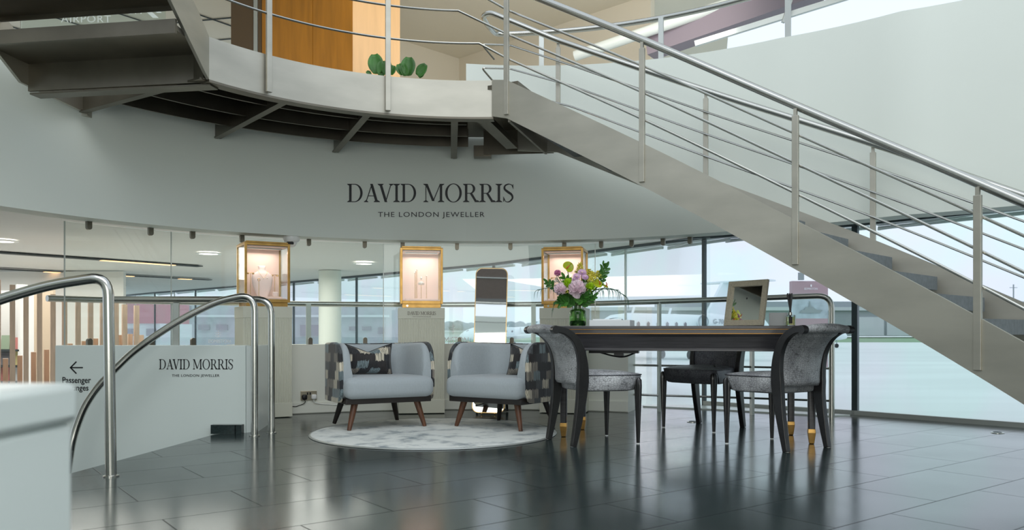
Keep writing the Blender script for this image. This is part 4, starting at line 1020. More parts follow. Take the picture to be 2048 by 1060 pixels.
# ================================================================= DINING CHAIRS (local: front is +Y)
def make_chair(m_back='silver_croc'):
    t = thing('sabre_leg_chair', '', 'chair', (0, 0, 0), 0, 'croc-upholstered chairs around the desk')
    prof = crom([(0, -0.250, 0.0), (0, -0.222, 0.14), (0, -0.195, 0.30), (0, -0.185, 0.44), (0, -0.190, 0.54), (0, -0.212, 0.63), (0, -0.258, 0.705), (0, -0.325, 0.750), (0, -0.400, 0.764)], 6)
    n = len(prof)
    def width(i):
        z = prof[i].z
        if z < 0.42: return 0.034+0.044*(z/0.42)
        return 0.078-0.034*min(1, (z-0.42)/0.33)
    E = []
    for i in range(n):
        tg = (prof[min(i+1, n-1)]-prof[max(i-1, 0)]).normalized(); nn = Vector((0, -tg.z, tg.y)); E.append((prof[i]+nn*width(i)/2, prof[i]-nn*width(i)/2))
    def off(p):                                     # posts stand a little wider at the top
        return 0.198+0.022*max(0, (p.z-0.35)/0.4)
    for s in (-1, 1):
        mb = MB(); rows = []
        for i in range(n):
            x = s*off(prof[i]); h = 0.019
            a, b = E[i]
            rows.append([Vector((x-h, a.y, a.z)), Vector((x+h, a.y, a.z)), Vector((x+h, b.y, b.z)), Vector((x-h, b.y, b.z))])
        V = mb.grid(rows, close_v=True); mb.bm.faces.new(V[0][::-1]); mb.bm.faces.new(V[-1])
        pz = mb.build('rear_leg', 'black_lacquer', t, angle=50, bevel=0.004)
        mb = MB(); mb.lathe([(0.013, 0.0), (0.013, 0.006)], (s*0.198, -0.250, 0)); mb.build('glide', 'white_plastic', pz)
        # fluted front leg
        mb = MB(); rows = []
        for z, r in ((0.006, 0.011), (0.15, 0.0155), (0.30, 0.021), (0.385, 0.0235), (0.425, 0.022), (0.438, 0.012)):
            rows.append([Vector((s*0.222+(r*(1+0.10*math.cos(8*2*PI*k/32)))*math.cos(2*PI*k/32), 0.215+(r*(1+0.10*math.cos(8*2*PI*k/32)))*math.sin(2*PI*k/32), z)) for k in range(32)])
        V = mb.grid(rows, close_v=True); mb.bm.faces.new(V[0][::-1]); mb.bm.faces.new(V[-1]); fl = mb.build('front_leg', 'black_lacquer', t)
        mb = MB(); mb.lathe([(0.011, 0.0), (0.011, 0.006)], (s*0.222, 0.215, 0)); mb.build('glide', 'white_plastic', fl)
    # upholstered back following the posts, curved between them
    mb = MB(); i0 = next(i for i in range(n) if prof[i].z > 0.375); rows = []; nu = 14
    for face_ in (1, -1):
        rows = []
        idx = range(i0, n-2)
        for i in idx:
            tg = (prof[min(i+1, n-1)]-prof[max(i-1, 0)]).normalized(); nn = Vector((0, -tg.z, tg.y)); x = off(prof[i])-0.018; r = []
            for j in range(nu+1):
                u = -1+2*j/nu; bul = 0.030+0.010*(1-u*u)
                if abs(u) > 0.93: bul *= 0.75
                end = 1.0 if i > i0 else 0.45
                r.append(Vector((u*x, prof[i].y, prof[i].z))+nn*face_*bul*end*(0.55 if i > n-8 else 0.85)-Vector((0, 0.022*(1-u*u), 0)))
            rows.append(r)
        if face_ == 1: A = rows
        else: B = rows
    rows = [a+b[::-1] for a, b in zip(A, B)]
    V = mb.grid(rows, close_v=True); mb.bm.faces.new(V[0][::-1]); mb.bm.faces.new(V[-1])
    mb.build('back_pad', m_back, t, angle=60)
    # rolled top
    mb = MB(); tp = prof[-1]
    mb.tube([(-0.205+0.41*i/14, tp.y+0.012-0.018*(1-(-1+2*i/14)**2), tp.z-0.006+0.010*(1-(-1+2*i/14)**2)) for i in range(15)], [0.024+0.004*(1-(-1+2*i/14)**2) for i in range(15)], 16)
    rows = []
    mb.build('top_roll', m_back, t, angle=60)
    for s in (-1, 1):
        mb = MB(); M = Matrix.Translation((s*0.222, tp.y+0.008, tp.z-0.007)) @ Matrix.Rotation(PI/2, 4, 'Y'); mb.prism([(0.025*math.cos(a*PI/10), 0.025*math.sin(a*PI/10)) for a in range(20)], -0.021, 0.021, M); mb.build('roll_end', 'black_lacquer', t)
    # seat
    mb = MB(); rows = []
    for z, e, fr in ((0.352, -0.02, -0.035), (0.360, 0.0, -0.02), (0.40, 0.005, 0.0), (0.452, 0.004, 0.022), (0.466, -0.004, 0.016), (0.480, -0.05, -0.03), (0.488, -0.12, -0.10)):
        r = []
        for x, y in ((-0.178, -0.16), (-0.19, -0.08), (-0.215, 0.05), (-0.232, 0.17), (-0.19, 0.232), (-0.08, 0.246), (0.08, 0.246), (0.19, 0.232), (0.232, 0.17), (0.215, 0.05), (0.19, -0.08), (0.178, -0.16)):
            k = 1+e/0.22
            r.append(Vector((x*k, (y-0.03)*k+0.03+(fr if y > 0.1 else 0), z)))
        rows.append(r)
    V = mb.grid(rows, close_v=True); mb.bm.faces.new(V[0][::-1]); mb.bm.faces.new(V[-1])
    sc = mb.build('seat', m_back, t, angle=75, bevel=0.006)
    mb = MB(); mb.tube([Vector((x*1.02, (y-0.03)*1.02+0.03+(0.02 if y > 0.1 else 0), 0.459)) for x, y in ((-0.178, -0.16), (-0.19, -0.08), (-0.215, 0.05), (-0.232, 0.17), (-0.19, 0.232), (-0.08, 0.246), (0.08, 0.246), (0.19, 0.232), (0.232, 0.17), (0.215, 0.05), (0.19, -0.08), (0.178, -0.16))], 0.004, 6); mb.build('welt', 'dark_croc', sc)
    return t
ch = make_chair()
def chair_rot(fx, fy): return math.atan2(-fx, fy)
def put_chair(o, fx, fy, rear, lab):
    f = Vector((fx, fy)).normalized(); c = Vector(rear)+f*0.25
    o.location = (c.x, c.y, 0); o.rotation_euler = (0, 0, chair_rot(f.x, f.y)); o['label'] = lab
put_chair(ch, 0.93, 0.36, (0.325, 5.36), 'silver croc chair at the left end of the desk, facing right')
ch2 = dup(ch, (0, 0, 0), 0, ''); put_chair(ch2, -0.53, 0.85, (1.865, 5.05), 'silver croc chair in front of the desk, seen from behind')
ch3 = dup(ch, (0, 0, 0), 0, ''); put_chair(ch3, -0.71, -0.70, (1.668, 6.40), 'dark croc chair on the window side of the desk')
for c_ in ch3.children:
    if c_.name.split('.')[0] in ('seat', 'back_pad', 'top_roll'):
        c_.data = c_.data.copy(); c_.data.materials[0] = MATS['dark_croc']

# ================================================================= THINGS ON THE DESK
vp = on_desk(-0.765, 0.02)
t = thing('flower_jar', 'green glass jar holding the bouquet on the desk', 'vase', tuple(vp))
JR = 0.062
mb = MB(); mb.lathe([(0.0, 0.004), (JR-0.006, 0.004), (JR, 0.012), (JR, 0.105), (JR-0.006, 0.118), (0.046, 0.124), (0.044, 0.128)], seg=36, cap=False); mb.build('glass_body', 'jar_glass', t)
mb = MB(); mb.lathe([(0.044, 0.126), (0.044, 0.133), (0.047, 0.136), (0.047, 0.150), (0.042, 0.152), (0.041, 0.13)], seg=36, cap=False); mb.build('neck', 'clear_glass', t)
mb = MB(); mb.lathe([(0.0, 0.006), (JR-0.004, 0.006), (JR-0.003, 0.03), (JR-0.012, 0.042), (0.03, 0.036), (0.0, 0.04)], seg=24, cap=False); mb.build('water', 'green_glass_dark', t)
FG = 'flowers of the bouquet'
def vpt(px, py, dd=0.0): return W(px, py, vp.y+dd)
def stem_tube(t, p, r=0.0025, m_='stem'):
    b = Vector((vp.x+random.uniform(-.02, .02), vp.y+random.uniform(-.02, .02), vp.z+0.03)); nk = Vector((vp.x+max(-.03, min(.03, (p.x-vp.x)*0.3)), vp.y+max(-.03, min(.03, (p.y-vp.y)*0.3)), vp.z+0.145))
    mb = MB(); mb.tube(crom([b, nk, nk.lerp(p, 0.5)+Vector((0, 0, 0.012)), p], 5), r, 6); mb.build('stem', m_, t, world=True)
def flower(name, label, cat, p): return thing(name, label, cat, tuple(p), 0, FG)
def petal(mb, c, dirv, up, ln, wd, cup=0.3, n=5):
    d = dirv.normalized(); s = d.cross(up)
    if s.length < 1e-3: s = d.orthogonal()
    s.normalize(); u = s.cross(d); rows = []
    for i in range(n+1):
        f = i/n; w = wd*math.sin(PI*min(0.98, 0.12+0.80*f))**0.7
        rows.append([c+d*ln*f+u*(cup*ln*f*f)+s*w*k+u*(abs(k)**2*w*0.5) for k in (-1, -0.5, 0, 0.5, 1)])
    mb.grid(rows)
def ball_flower(name, label, cat, p, R, n, m_, wd=0.6, face=Vector((0, -1, 0.3))):
    t = flower(name, label, cat, p); stem_tube(t, p-Vector((0, 0, R*0.6)))
    mb = MB()
    for i in range(n):
        z = 1-2*(i+0.5)/n; a = i*2.39996; r = math.sqrt(1-z*z); d = Vector((r*math.cos(a), r*math.sin(a), z))
        up = Vector((0, 0, 1)) if abs(z) < 0.9 else Vector((0, 1, 0))
        base = p+d*R*0.35; tang = (up-d*up.dot(d)).normalized()
        petal(mb, base, (d*0.85+tang*0.55+Vector((random.uniform(-.25, .25), random.uniform(-.25, .25), random.uniform(-.2, .2)))), d, R*random.uniform(0.7, 0.95), R*wd*random.uniform(0.7, 1.1), -0.25)
    mb.ico(p, R*0.62, 2)
    mb.build('bloom', m_, t, world=True, angle=80)
    return t
ball_flower('peony', 'large pale pink peony at the front of the bouquet', 'flower', vpt(1154, 578, -0.07), 0.058, 120, 'peony_pink', 0.5)
ball_flower('peony', 'pale pink peony low on the left of the bouquet', 'flower', vpt(1121, 579, -0.05), 0.042, 95, 'peony_pink', 0.5)
ball_flower('chrysanthemum', 'lime green button flower beside the left peony', 'flower', vpt(1136, 567, -0.05), 0.034, 130, 'lime_green', 0.16)
ball_flower('chrysanthemum', 'lime green button flower right of the large peony', 'flower', vpt(1181, 575, -0.06), 0.036, 130, 'lime_green', 0.16)
def daisy(label, p, R, m_, cm='yellow_petal', tilt=Vector((0, -0.8, 0.6))):
    t = flower('aster', label, 'flower', p); stem_tube(t, p)
    mb = MB(); n = tilt.normalized(); a = n.orthogonal().normalized(); b = n.cross(a)
    for ring_, k in ((1.0, 18), (0.78, 16), (0.55, 12)):
        for i in range(k):
            th = 2*PI*(i+ring_)/k; d = a*math.cos(th)+b*math.sin(th); petal(mb, p+n*0.003*(1.2-ring_)*8, d+n*(0.9-ring_*0.8), n, R*ring_, R*0.13, 0.1, 3)
    mb.build('petals', m_, t, world=True)
    mb = MB(); mb.ico(p+n*0.012, R*0.25, 2, (1, 1, 0.6)); mb.build('eye', cm, t, world=True)
daisy('mauve aster left of centre above the large peony', vpt(1153, 555, -0.055), 0.034, 'mum_mauve')
daisy('mauve aster at the top middle of the bouquet', vpt(1164, 547, -0.03), 0.036, 'mum_mauve')
daisy('mauve aster facing right, above the large peony', vpt(1170, 556, -0.06), 0.027, 'mum_mauve')
daisy('small mauve aster tucked below the other asters', vpt(1148, 562, -0.05), 0.022, 'mum_mauve')
ball_flower('rose', 'small pink rosebud at the upper left of the bouquet', 'flower', vpt(1115, 546, -0.02), 0.022, 22, 'rose_pink', 0.8)
ball_flower('chrysanthemum', 'white flower just right of the large peony', 'flower', vpt(1171, 572, -0.03), 0.024, 50, 'white_petal', 0.35)
def anthurium(label, p, R, n, spin):
    t = flower('anthurium', label, 'flower', p); stem_tube(t, p, 0.003)
    n = Vector(n).normalized(); a = (Vector((0, 0, 1))-n*n.z).normalized(); b = n.cross(a)
    a, b = a*math.cos(spin)+b*math.sin(spin), b*math.cos(spin)-a*math.sin(spin)
    mb = MB(); rows = []
    for i in range(9):
        f = i/8; r = []
        for j in range(25):
            th = 2*PI*j/24; rr = R*(0.78+0.22*math.cos(th))*(1-0.28*max(0, math.cos(th-PI))**6)
            r.append(p+(a*math.cos(th)+b*math.sin(th)*0.92)*rr*f+n*(0.10*R*f*f*(1+0.4*math.cos(2*th))))
        rows.append(r)
    mb.grid(rows); o = mb.build('spathe', 'anthurium_green', t, world=True)
    sm_ = o.modifiers.new('thick', 'SOLIDIFY'); sm_.thickness = 0.0015
    mb = MB(); q = p-a*R*0.15; mb.tube([q, q+n*0.02+a*0.006, q+n*0.036+a*0.02], [0.005, 0.0045, 0.002], 8); mb.build('spadix', 'coral', t, world=True)
anthurium('glossy green anthurium rising at the top left of the bouquet', vpt(1134, 536, -0.03), 0.058, (0.35, -0.8, 0.35), -0.9)
anthurium('lime anthurium drooping at the right of the bouquet', vpt(1198, 569, -0.05), 0.050, (0.2, -0.75, 0.6), 1.2)
anthurium('narrow lime anthurium at the far right of the bouquet', vpt(1212, 573, -0.03), 0.030, (0.3, -0.45, 0.8), 1.4)
def spike(label, p, h, m_, n, R):
    t = flower('snapdragon', label, 'flower', p); stem_tube(t, p+Vector((0, 0, h*0.9)))
    mb = MB()
    for i in range(n):
        f = i/n; a = i*2.4; r = R*(1-f*0.85)*random.uniform(0.6, 1.0); c = p+Vector((r*math.cos(a), r*math.sin(a), h*f))
        for k in range(4): petal(mb, c, Vector((math.cos(a+k*1.2-1.8), math.sin(a+k*1.2-1.8), random.uniform(-.3, .6))), Vector((0, 0, 1)), R*0.75*(1-0.5*f), R*0.32*(1-0.5*f), 0.4, 3)
    mb.build('florets', m_, t, world=True)
spike('pale yellow snapdragon at the top of the bouquet', vpt(1160, 549, 0.03), 0.085, 'yellow_petal', 22, 0.034)
spike('yellow snapdragon at the upper right of the bouquet', vpt(1186, 561, -0.02), 0.060, 'yellow_petal', 22, 0.030)
spike('yellow snapdragon beside the dark leaves on the right', vpt(1196, 557, 0.02), 0.055, 'yellow_petal', 20, 0.030)
spike('yellow blossom low between the two peonies', vpt(1133, 588, -0.05), 0.03, 'yellow_petal', 10, 0.020)
spike('airy white blossom on the left of the bouquet', vpt(1113, 566, 0.04), 0.045, 'white_petal', 14, 0.020)
def sprig(label, base, tip, n, ln, m_='leaf'):
    t = thing('leafy_sprig', label, 'foliage', tuple(base), 0, 'greenery of the bouquet'); stem_tube(t, base)
    mb = MB(); mb.tube([base, base.lerp(tip, 0.5), tip], [0.0025, 0.002, 0.001], 6); mb.build('twig', 'stem', t, world=True)
    mb = MB(); d = (tip-base); s = d.cross(Vector((0, 1, 0))).normalized()
    for i in range(n):
        f = (i+0.6)/n; sg = 1 if i % 2 else -1
        petal(mb, base+d*f, d.normalized()*0.7+s*sg*0.8+Vector((0, random.uniform(-.5, .3), 0)), Vector((0, -1, 0.2)), ln*random.uniform(0.8, 1.1), ln*0.24, 0.15, 5)
    petal(mb, tip, d, Vector((0, -1, 0.2)), ln, ln*0.22, 0.1, 5)
    mb.build('leaves', m_, t, world=True, angle=80)
sprig('dark leafy sprig reaching up at the right of the bouquet', vpt(1196, 574, 0.02), vpt(1212, 536, 0.0), 10, 0.052)
sprig('leafy sprig between the snapdragons and the right edge', vpt(1202, 566, 0.05), vpt(1206, 530, 0.04), 9, 0.034, 'leaf_bright')
sprig('leafy sprig at the left of the bouquet', vpt(1118, 585, 0.0), vpt(1096, 566, -0.02), 8, 0.048)
sprig('dark leaves hanging over the jar neck on the left', vpt(1140, 602, -0.03), vpt(1120, 605, -0.05), 7, 0.055)
sprig('dark leaves under the large peony', vpt(1160, 606, -0.03), vpt(1172, 590, -0.06), 9, 0.055)
sprig('dark leaves under the lime button flower', vpt(1150, 600, 0.0), vpt(1128, 588, -0.03), 8, 0.055)
sprig('dark leaves behind the asters', vpt(1160, 580, 0.04), vpt(1178, 553, 0.05), 8, 0.05)
sprig('dark leaves behind the left peony', vpt(1150, 585, 0.05), vpt(1130, 556, 0.05), 8, 0.05, 'leaf_bright')
sprig('low leaves spreading left just above the jar', vpt(1150, 612, -0.03), vpt(1126, 600, -0.04), 9, 0.05)
sprig('low leaves spreading right just above the jar', vpt(1163, 612, -0.03), vpt(1186, 594, -0.05), 9, 0.05)
sprig('upright leaves in the middle of the bouquet', vpt(1157, 610, -0.045), vpt(1158, 588, -0.05), 9, 0.05, 'leaf_bright')
sprig('leaves behind the jar neck', vpt(1158, 612, 0.03), vpt(1152, 585, 0.06), 10, 0.06)
spike('pale yellow snapdragon between the asters and the dark leaves', vpt(1178, 556, 0.0), 0.065, 'yellow_petal', 24, 0.034)
spike('yellow blossom right of the asters', vpt(1181, 566, -0.045), 0.04, 'yellow_petal', 16, 0.026)
def frond(label, path, n, ln, sgn):
    p0 = Vector(path[0]); t = thing('palm_frond', label, 'foliage', tuple(p0), 0, 'palm fronds of the bouquet'); stem_tube(t, p0, 0.002, 'frond')
    P = crom(path, 8); mb = MB(); mb.tube(P, 0.0018, 5); mb.build('midrib', 'frond', t, world=True)
    mb = MB(); m_ = len(P)
    for i in range(n):
        k = (0.25+0.75*i/n)*(m_-1); b = P[int(k)]; tg = (P[min(m_-1, int(k)+1)]-P[max(0, int(k)-1)]).normalized()
        l_ = ln*random.uniform(0.7, 1.1)
        e = b+tg*l_*0.55+Vector((0, random.uniform(-.02, .02), -l_*0.75)); md = b+tg*l_*0.45+Vector((0, 0, -l_*0.12))
        mb.tube(crom([b, md, e], 5), [0.0021]*8+[0.0016, 0.001, 0.0005], 4)
    mb.build('leaflets', 'frond', t, world=True)
frond('palm frond arching far to the right over the desk', [vpt(1170, 600, -0.02), vpt(1190, 580, -0.05), vpt(1222, 577, -0.07), vpt(1252, 592, -0.08)], 14, 0.12, 1)
frond('palm frond spreading behind, to the right of the jar', [vpt(1168, 605, 0.02), vpt(1180, 585, 0.03), vpt(1206, 578, 0.04), vpt(1238, 580, 0.05)], 12, 0.11, 1)
frond('palm frond spreading to the left of the bouquet', [vpt(1145, 600, -0.01), vpt(1122, 582, -0.03), vpt(1098, 576, -0.05), vpt(1074, 580, -0.05)], 9, 0.075, -1)
frond('palm frond drooping low on the left of the jar', [vpt(1142, 606, -0.02), vpt(1126, 596, -0.04), vpt(1112, 602, -0.06), vpt(1104, 622, -0.07)], 6, 0.07, -1)

# white boxes and papers
b = on_desk(-0.52, 0.10); mb = MB(); mb.box((0, 0, 0.023), (0.30, 0.20, 0.046)); o = mb.build('white_box', 'white_card', smooth=False, bevel=0.002); o.location = b; o.rotation_euler = (0, 0, TA-0.1); tag(o, 'flat white box lying on the desk behind the jar', 'box')
t = thing('booklet', 'open white booklet lying on the flat white box', 'booklet', (b.x+0.0, b.y, b.z+0.046), TA)
mb = MB(); mb.box((-0.03, 0, 0.004), (0.21, 0.15, 0.008)); mb.build('pages', 'white_card', t, smooth=False)
mb = MB(); mb.grid([[Vector((-0.02+0.11*i/6, -0.06+0.11*j, 0.009+0.008*math.sin(PI*i/6))) for j in range(2)] for i in range(7)]); mb.build('turned_page', 'grey_paper', t)
# tabletop mirror frame
MP = on_desk(0.415, 0.02)
fyaw = face_rot(-0.829, -0.559)
t = thing('tabletop_mirror', 'pale textured frame mirror leaning back on the desk', 'mirror', tuple(MP), fyaw)
fw, fh, fb = 0.345, 0.325, 0.040; lean = math.radians(-10)
Ml = Matrix.Rotation(lean, 4, 'X') @ Matrix.Translation((0, 0, fh/2+0.002)) @ Matrix.Rotation(PI/2, 4, 'X')
def frame_piece(pts): 
    mb = MB(); mb.prism(pts, -0.004, 0.016, Ml); mb.build('frame_rail', 'frame_shagreen', t, smooth=False, bevel=0.002)
a_, b_ = fw/2, fh/2; c_, d_ = fw/2-fb, fh/2-fb
frame_piece([(-a_, -b_), (a_, -b_), (c_, -d_), (-c_, -d_)]); frame_piece([(a_, -b_), (a_, b_), (c_, d_), (c_, -d_)]); frame_piece([(a_, b_), (-a_, b_), (-c_, d_), (c_, d_)]); frame_piece([(-a_, b_), (-a_, -b_), (-c_, -d_), (-c_, d_)])
mb = MB(); mb.box((0, 0, 0), (2*c_, 2*d_, 0.004)); mb.bm.transform(Ml); mb.build('mirror_glass', 'mirror', t, smooth=False)
mb = MB(); mb.box((0, 0, -0.007), (fw-0.02, fh-0.02, 0.005)); mb.bm.transform(Ml); mb.build('backing', 'black_plastic', t, smooth=False)
mb = MB(); mb.bar((0, 0.05, 0.21), (0, 0.13, 0.002), 0.05, 0.006, (1, 0, 0)); mb.build('easel_leg', 'black_plastic', t, smooth=False)
# card and reed diffuser
cp = on_desk(0.655, 0.10)
t = thing('info_card', 'plain white card standing behind the oil bottle on the desk', 'card', tuple(cp), TA)
mb = MB(); mb.box((0, 0.0, 0.048), (0.125, 0.012, 0.095)); mb.build('card_face', 'white_card', t, smooth=False)
mb = MB(); mb.box((0, 0.012, 0.012), (0.10, 0.03, 0.024)); mb.build('card_foot', 'clear_glass', t, smooth=False)
dp = on_desk(0.722, -0.02)
t = thing('reed_diffuser', 'square glass oil bottle with a bundle of black reeds', 'diffuser', tuple(dp), TA+0.12)
mb = rbox(0.064, 0.050, 0.075, 0.008, 3); bmesh.ops.translate(mb.bm, verts=mb.bm.verts, vec=(0, 0, 0.0385)); mb.build('bottle', 'clear_glass', t)
mb = rbox(0.054, 0.040, 0.058, 0.005, 2); bmesh.ops.translate(mb.bm, verts=mb.bm.verts, vec=(0, 0, 0.036)); mb.build('oil', 'oil_glass', t)
mb = MB(); mb.box((-0.004, -0.026, 0.040), (0.026, 0.002, 0.046)); mb.build('label_plate', 'black_plastic', t, smooth=False)
mb = MB(); mb.lathe([(0.013, 0.074), (0.013, 0.094), (0.009, 0.096)], seg=16); mb.build('collar', 'polished_steel', t)
for k in range(9):
    a = k*0.7; mb = MB(); mb.tube([(0.004*math.cos(a), 0.004*math.sin(a), 0.02), (0.005*math.cos(a), 0.005*math.sin(a), 0.12), (0.016*math.cos(a)-0.004, 0.014*math.sin(a), 0.215+0.006*(k % 3))], [0.002, 0.0026, 0.0055], 6); mb.build('reed', 'black_plastic', t)

# white counter block close to the viewer
t = thing('reception_counter', 'blurred white counter end close by at the bottom left', 'counter', (-0.75, 0.55, 0))
mb = MB(); mb.box((-0.789, 0.55, 0.325), (0.704, 0.494, 0.65)); mb.build('body', 'white_gloss', t, world=True, bevel=0.006)
mb = MB(); mb.box((-0.789, 0.55, 0.670), (0.712, 0.502, 0.040)); mb.build('top', 'white_gloss', t, world=True, bevel=0.008)
# floor spot covers
for x, y, lb in ((1995, 866, 'flat round metal cover in the floor near the right edge'), (1385, 844, 'flat round metal cover in the floor beyond the desk')):
    p = W(x, y, 1184/(y-665)); t = thing('floor_cover', lb, 'floor cover', (p.x, p.y, 0), 0, 'round floor covers')
    mb = MB(); mb.lathe([(0.045, 0.0), (0.045, 0.004), (0.038, 0.006), (0, 0.006)], seg=24, cap=False); mb.build('ring', 'polished_steel', t)
    mb = MB(); mb.lathe([(0.030, 0.006), (0.028, 0.008), (0, 0.008)], seg=20, cap=False); mb.build('lid', 'slot_dark', t)

# ================================================================= LOUNGE
p = Vector(((660-1024)/F*12.6, 12.6)); mb = MB(); mb.lathe([(0.175, -1.0), (0.175, 1.71)], (p.x, p.y, 0), 40); struct(mb.build('wall_column', 'wall_paint'))
# ceiling slots with warm strip lamps
def slot(label, pa, pb, lit):
    t = thing('ceiling_slot', label, 'ceiling light', tuple((pa+pb)/2), 0, 'light slots in the lounge ceiling')
    mb = MB(); mb.bar(pa, pb, 0.16, 0.012); mb.build('slot_channel', 'slot_dark', t, world=True, smooth=False)
    for f0, f1 in lit:
        mb = MB(); mb.bar(pa.lerp(pb, f0)-Vector((0, 0, 0.008)), pa.lerp(pb, f1)-Vector((0, 0, 0.008)), 0.10, 0.008); mb.build('strip_lamp', 'warm_lamp', t, world=True, smooth=False)
cz = 1.690
def cpt(px, py): d = F*(cz-H)/(HY-py); return W(px, py, d)
slot('nearest dark slot in the lounge ceiling, lit at its right half', cpt(-40, 503), cpt(400, 533), [(0.50, 0.86)])
slot('second slot in the lounge ceiling with a long warm strip', cpt(-40, 536), cpt(420, 560), [(0.24, 0.62), (0.84, 0.9)])
slot('farthest slot in the lounge ceiling at the far left', cpt(-40, 560.5), cpt(250, 571), [(0.0, 0.5)])
for x, y, lb in ((4, 482, 'round ceiling downlight at the far left'), (417, 507, 'round ceiling downlight left of the first case'), (728, 527, 'round ceiling downlight above the lounge column')):
    q = cpt(x, y); t = thing('downlight', lb, 'ceiling light', (q.x, q.y, cz+0.005), 0, 'round ceiling downlights')
    mb = MB(); mb.lathe([(0.14, 0.0), (0.15, -0.012), (0.11, -0.014)], seg=24, cap=False); mb.build('trim_ring', 'white_plastic', t)
    mb = MB(); mb.lathe([(0.11, -0.010), (0.0, -0.010)], seg=24, cap=False); mb.build('lamp', 'white_lamp', t)
# timber fin screen
t = thing('timber_fin_screen', 'open screen of tall and short pale timber fins at the left', 'screen', (-5.0, 8.2, -1.0))
def fin(px, ytop, d, w=0.048):
    p = W(px, ytop, d); mb = MB(); mb.box((p.x, d, (p.z-1.0)/2), (w, 0.11, p.z+1.0), 0.55); mb.build('fin', 'fin_wood', t, world=True, smooth=False)
for i, (px, y) in enumerate(((-4, 560), (25, 570), (52, 577), (79, 583), (106, 589), (129, 594), (156, 598), (181, 602), (205, 604), (232, 607), (249, 609), (273, 611))): fin(px, y, 7.6+0.09*i, 0.045)
for i, (px, y) in enumerate(((11, 717), (40, 711), (67, 704), (93, 699), (140, 687), (168, 682), (191, 677), (220, 673), (238, 670), (260, 668), (282, 670))): fin(px, y, 7.9+0.09*i, 0.045)
# glass-walled room and shelf unit behind the fins
t = thing('shelf_unit', 'white shelf unit with magazines behind the timber fins', 'shelf', (-6.6, 10.4, -1.0))
sx0, sx1, sd = W(-60, 0, 10.4).x, W(40, 0, 10.4).x, 10.4
sw = sx1-sx0
mb = MB(); mb.box(((sx0+sx1)/2, sd+0.28, 0.15), (sw, 0.03, 2.3)); mb.build('back_board', 'lounge_paint', t, world=True, smooth=False)
SHZ = (W(0, 699, sd).z, W(0, 731, sd).z, W(0, 763, sd).z)
for z in SHZ:
    mb = MB(); mb.box(((sx0+sx1)/2, sd+0.12, z-0.012), (sw, 0.28, 0.024)); mb.build('shelf_board', 'slot_dark', t, world=True, smooth=False)
for x in (sx0, sx1):
    mb = MB(); mb.box((x, sd+0.13, 0.15), (0.03, 0.30, 2.3)); mb.build('side_board', 'lounge_paint', t, world=True, smooth=False)
nm = ['red', 'blue', 'yellow', 'green', 'white', 'black', 'peach']; pl = ['upper', 'middle', 'lower']
for r_, z in enumerate(SHZ):
    for k in range(4):
        ci = (k*3+r_*2) % 7; hh = random.uniform(0.15, 0.19); x = sx1-0.10-0.15*k
        mb = MB(); mb.box((0, 0, hh/2), (0.115, 0.012, hh), rot=Matrix.Rotation(-0.12, 4, 'X')); o = mb.build('magazine', 'cover_%d' % ci, smooth=False, bevel=0.001); o.location = (x, sd+0.10, z+0.001)
        tag(o, '%s-covered magazine on the %s shelf behind the fins, %s from the right' % (nm[ci], pl[r_], ('first', 'second', 'third', 'fourth')[k]), 'magazine', 'magazines on the lounge shelves')
mb = MB(); mb.box((-7.4, 12.6, 0.35), (2.6, 0.08, 2.7)); struct(mb.build('wall_lounge_room', 'lounge_paint', smooth=False))
mb = MB(); mb.box((W(74, 0, 11.6).x, 11.6, 0.25), (0.50, 0.06, 2.3)); struct(mb.build('door_1', mat('lounge_door', rgb(206, 188, 164), 0.4), smooth=False))
mb = MB(); mb.box((W(44, 0, 11.0).x, 11.0, 0.3), (0.10, 0.10, 2.2)); struct(mb.build('trim_1', 'low_wall_paint', smooth=False))

# ================================================================= UPSTAIRS
t = thing('timber_wall_unit', 'orange timber-clad room block on the upper floor behind the landing', 'cladding', (-2.2, 9.2, 2.56))
def wallpart(name, px0, d0, px1, d1, m_, z0=2.56, z1=UZ, th=0.06):
    a, b = Vector(((px0-1024)/F*d0, d0)), Vector(((px1-1024)/F*d1, d1)); mb = MB(); mb.wall([a, b], th, z0, z1); mb.build(name, m_, t, world=True, smooth=False)
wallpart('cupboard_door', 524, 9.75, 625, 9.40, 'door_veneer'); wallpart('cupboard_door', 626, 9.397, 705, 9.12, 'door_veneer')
wallpart('corner_panel', 705.5, 9.12, 800, 9.50, 'pale_wood')
wallpart('brown_panel', 462, 10.0, 506, 9.85, 'brown_panel'); wallpart('metal_trim', 507, 9.82, 515, 9.80, 'pale_metal'); wallpart('brown_panel', 516, 9.79, 523, 9.77, 'brown_panel')
# planter with fiddle-leaf plants
def fiddle(label, leaves, px, d):
    b = W(px, 200, d); t = thing('potted_plant', label, 'plant', (b.x, b.y, 2.57), 0, 'leafy plants on the upper floor')
    mb = MB(); mb.lathe([(0.09, 0), (0.12, 0.02), (0.13, 0.18), (0.12, 0.19), (0.0, 0.17)], seg=20, cap=False); mb.build('pot', 'terracotta', t)
    mb = MB(); mb.tube([(0, 0, 0.15), (0.01, 0, 0.35)], 0.010, 8); mb.build('trunk', 'bark', t)
    for x, y, ln, ang in leaves:
        c = W(x, y, d); dr = Vector((math.sin(ang), random.uniform(-.2, .2), math.cos(ang))); mb = MB(); petal(mb, c, dr, Vector((0, -1, 0.2)), ln, ln*0.40, 0.12, 8)
        o = mb.build('leaf', 'leaf', t, world=True, angle=80); so = o.modifiers.new('thick', 'SOLIDIFY'); so.thickness = 0.002
fiddle('leafy plant left of the landing baluster on the upper floor', [(755, 148, 0.20, -0.15), (763, 152, 0.15, 0.1), (782, 150, 0.10, 0.3), (742, 150, 0.06, -0.9), (772, 150, 0.14, 0.2)], 762, 8.2)
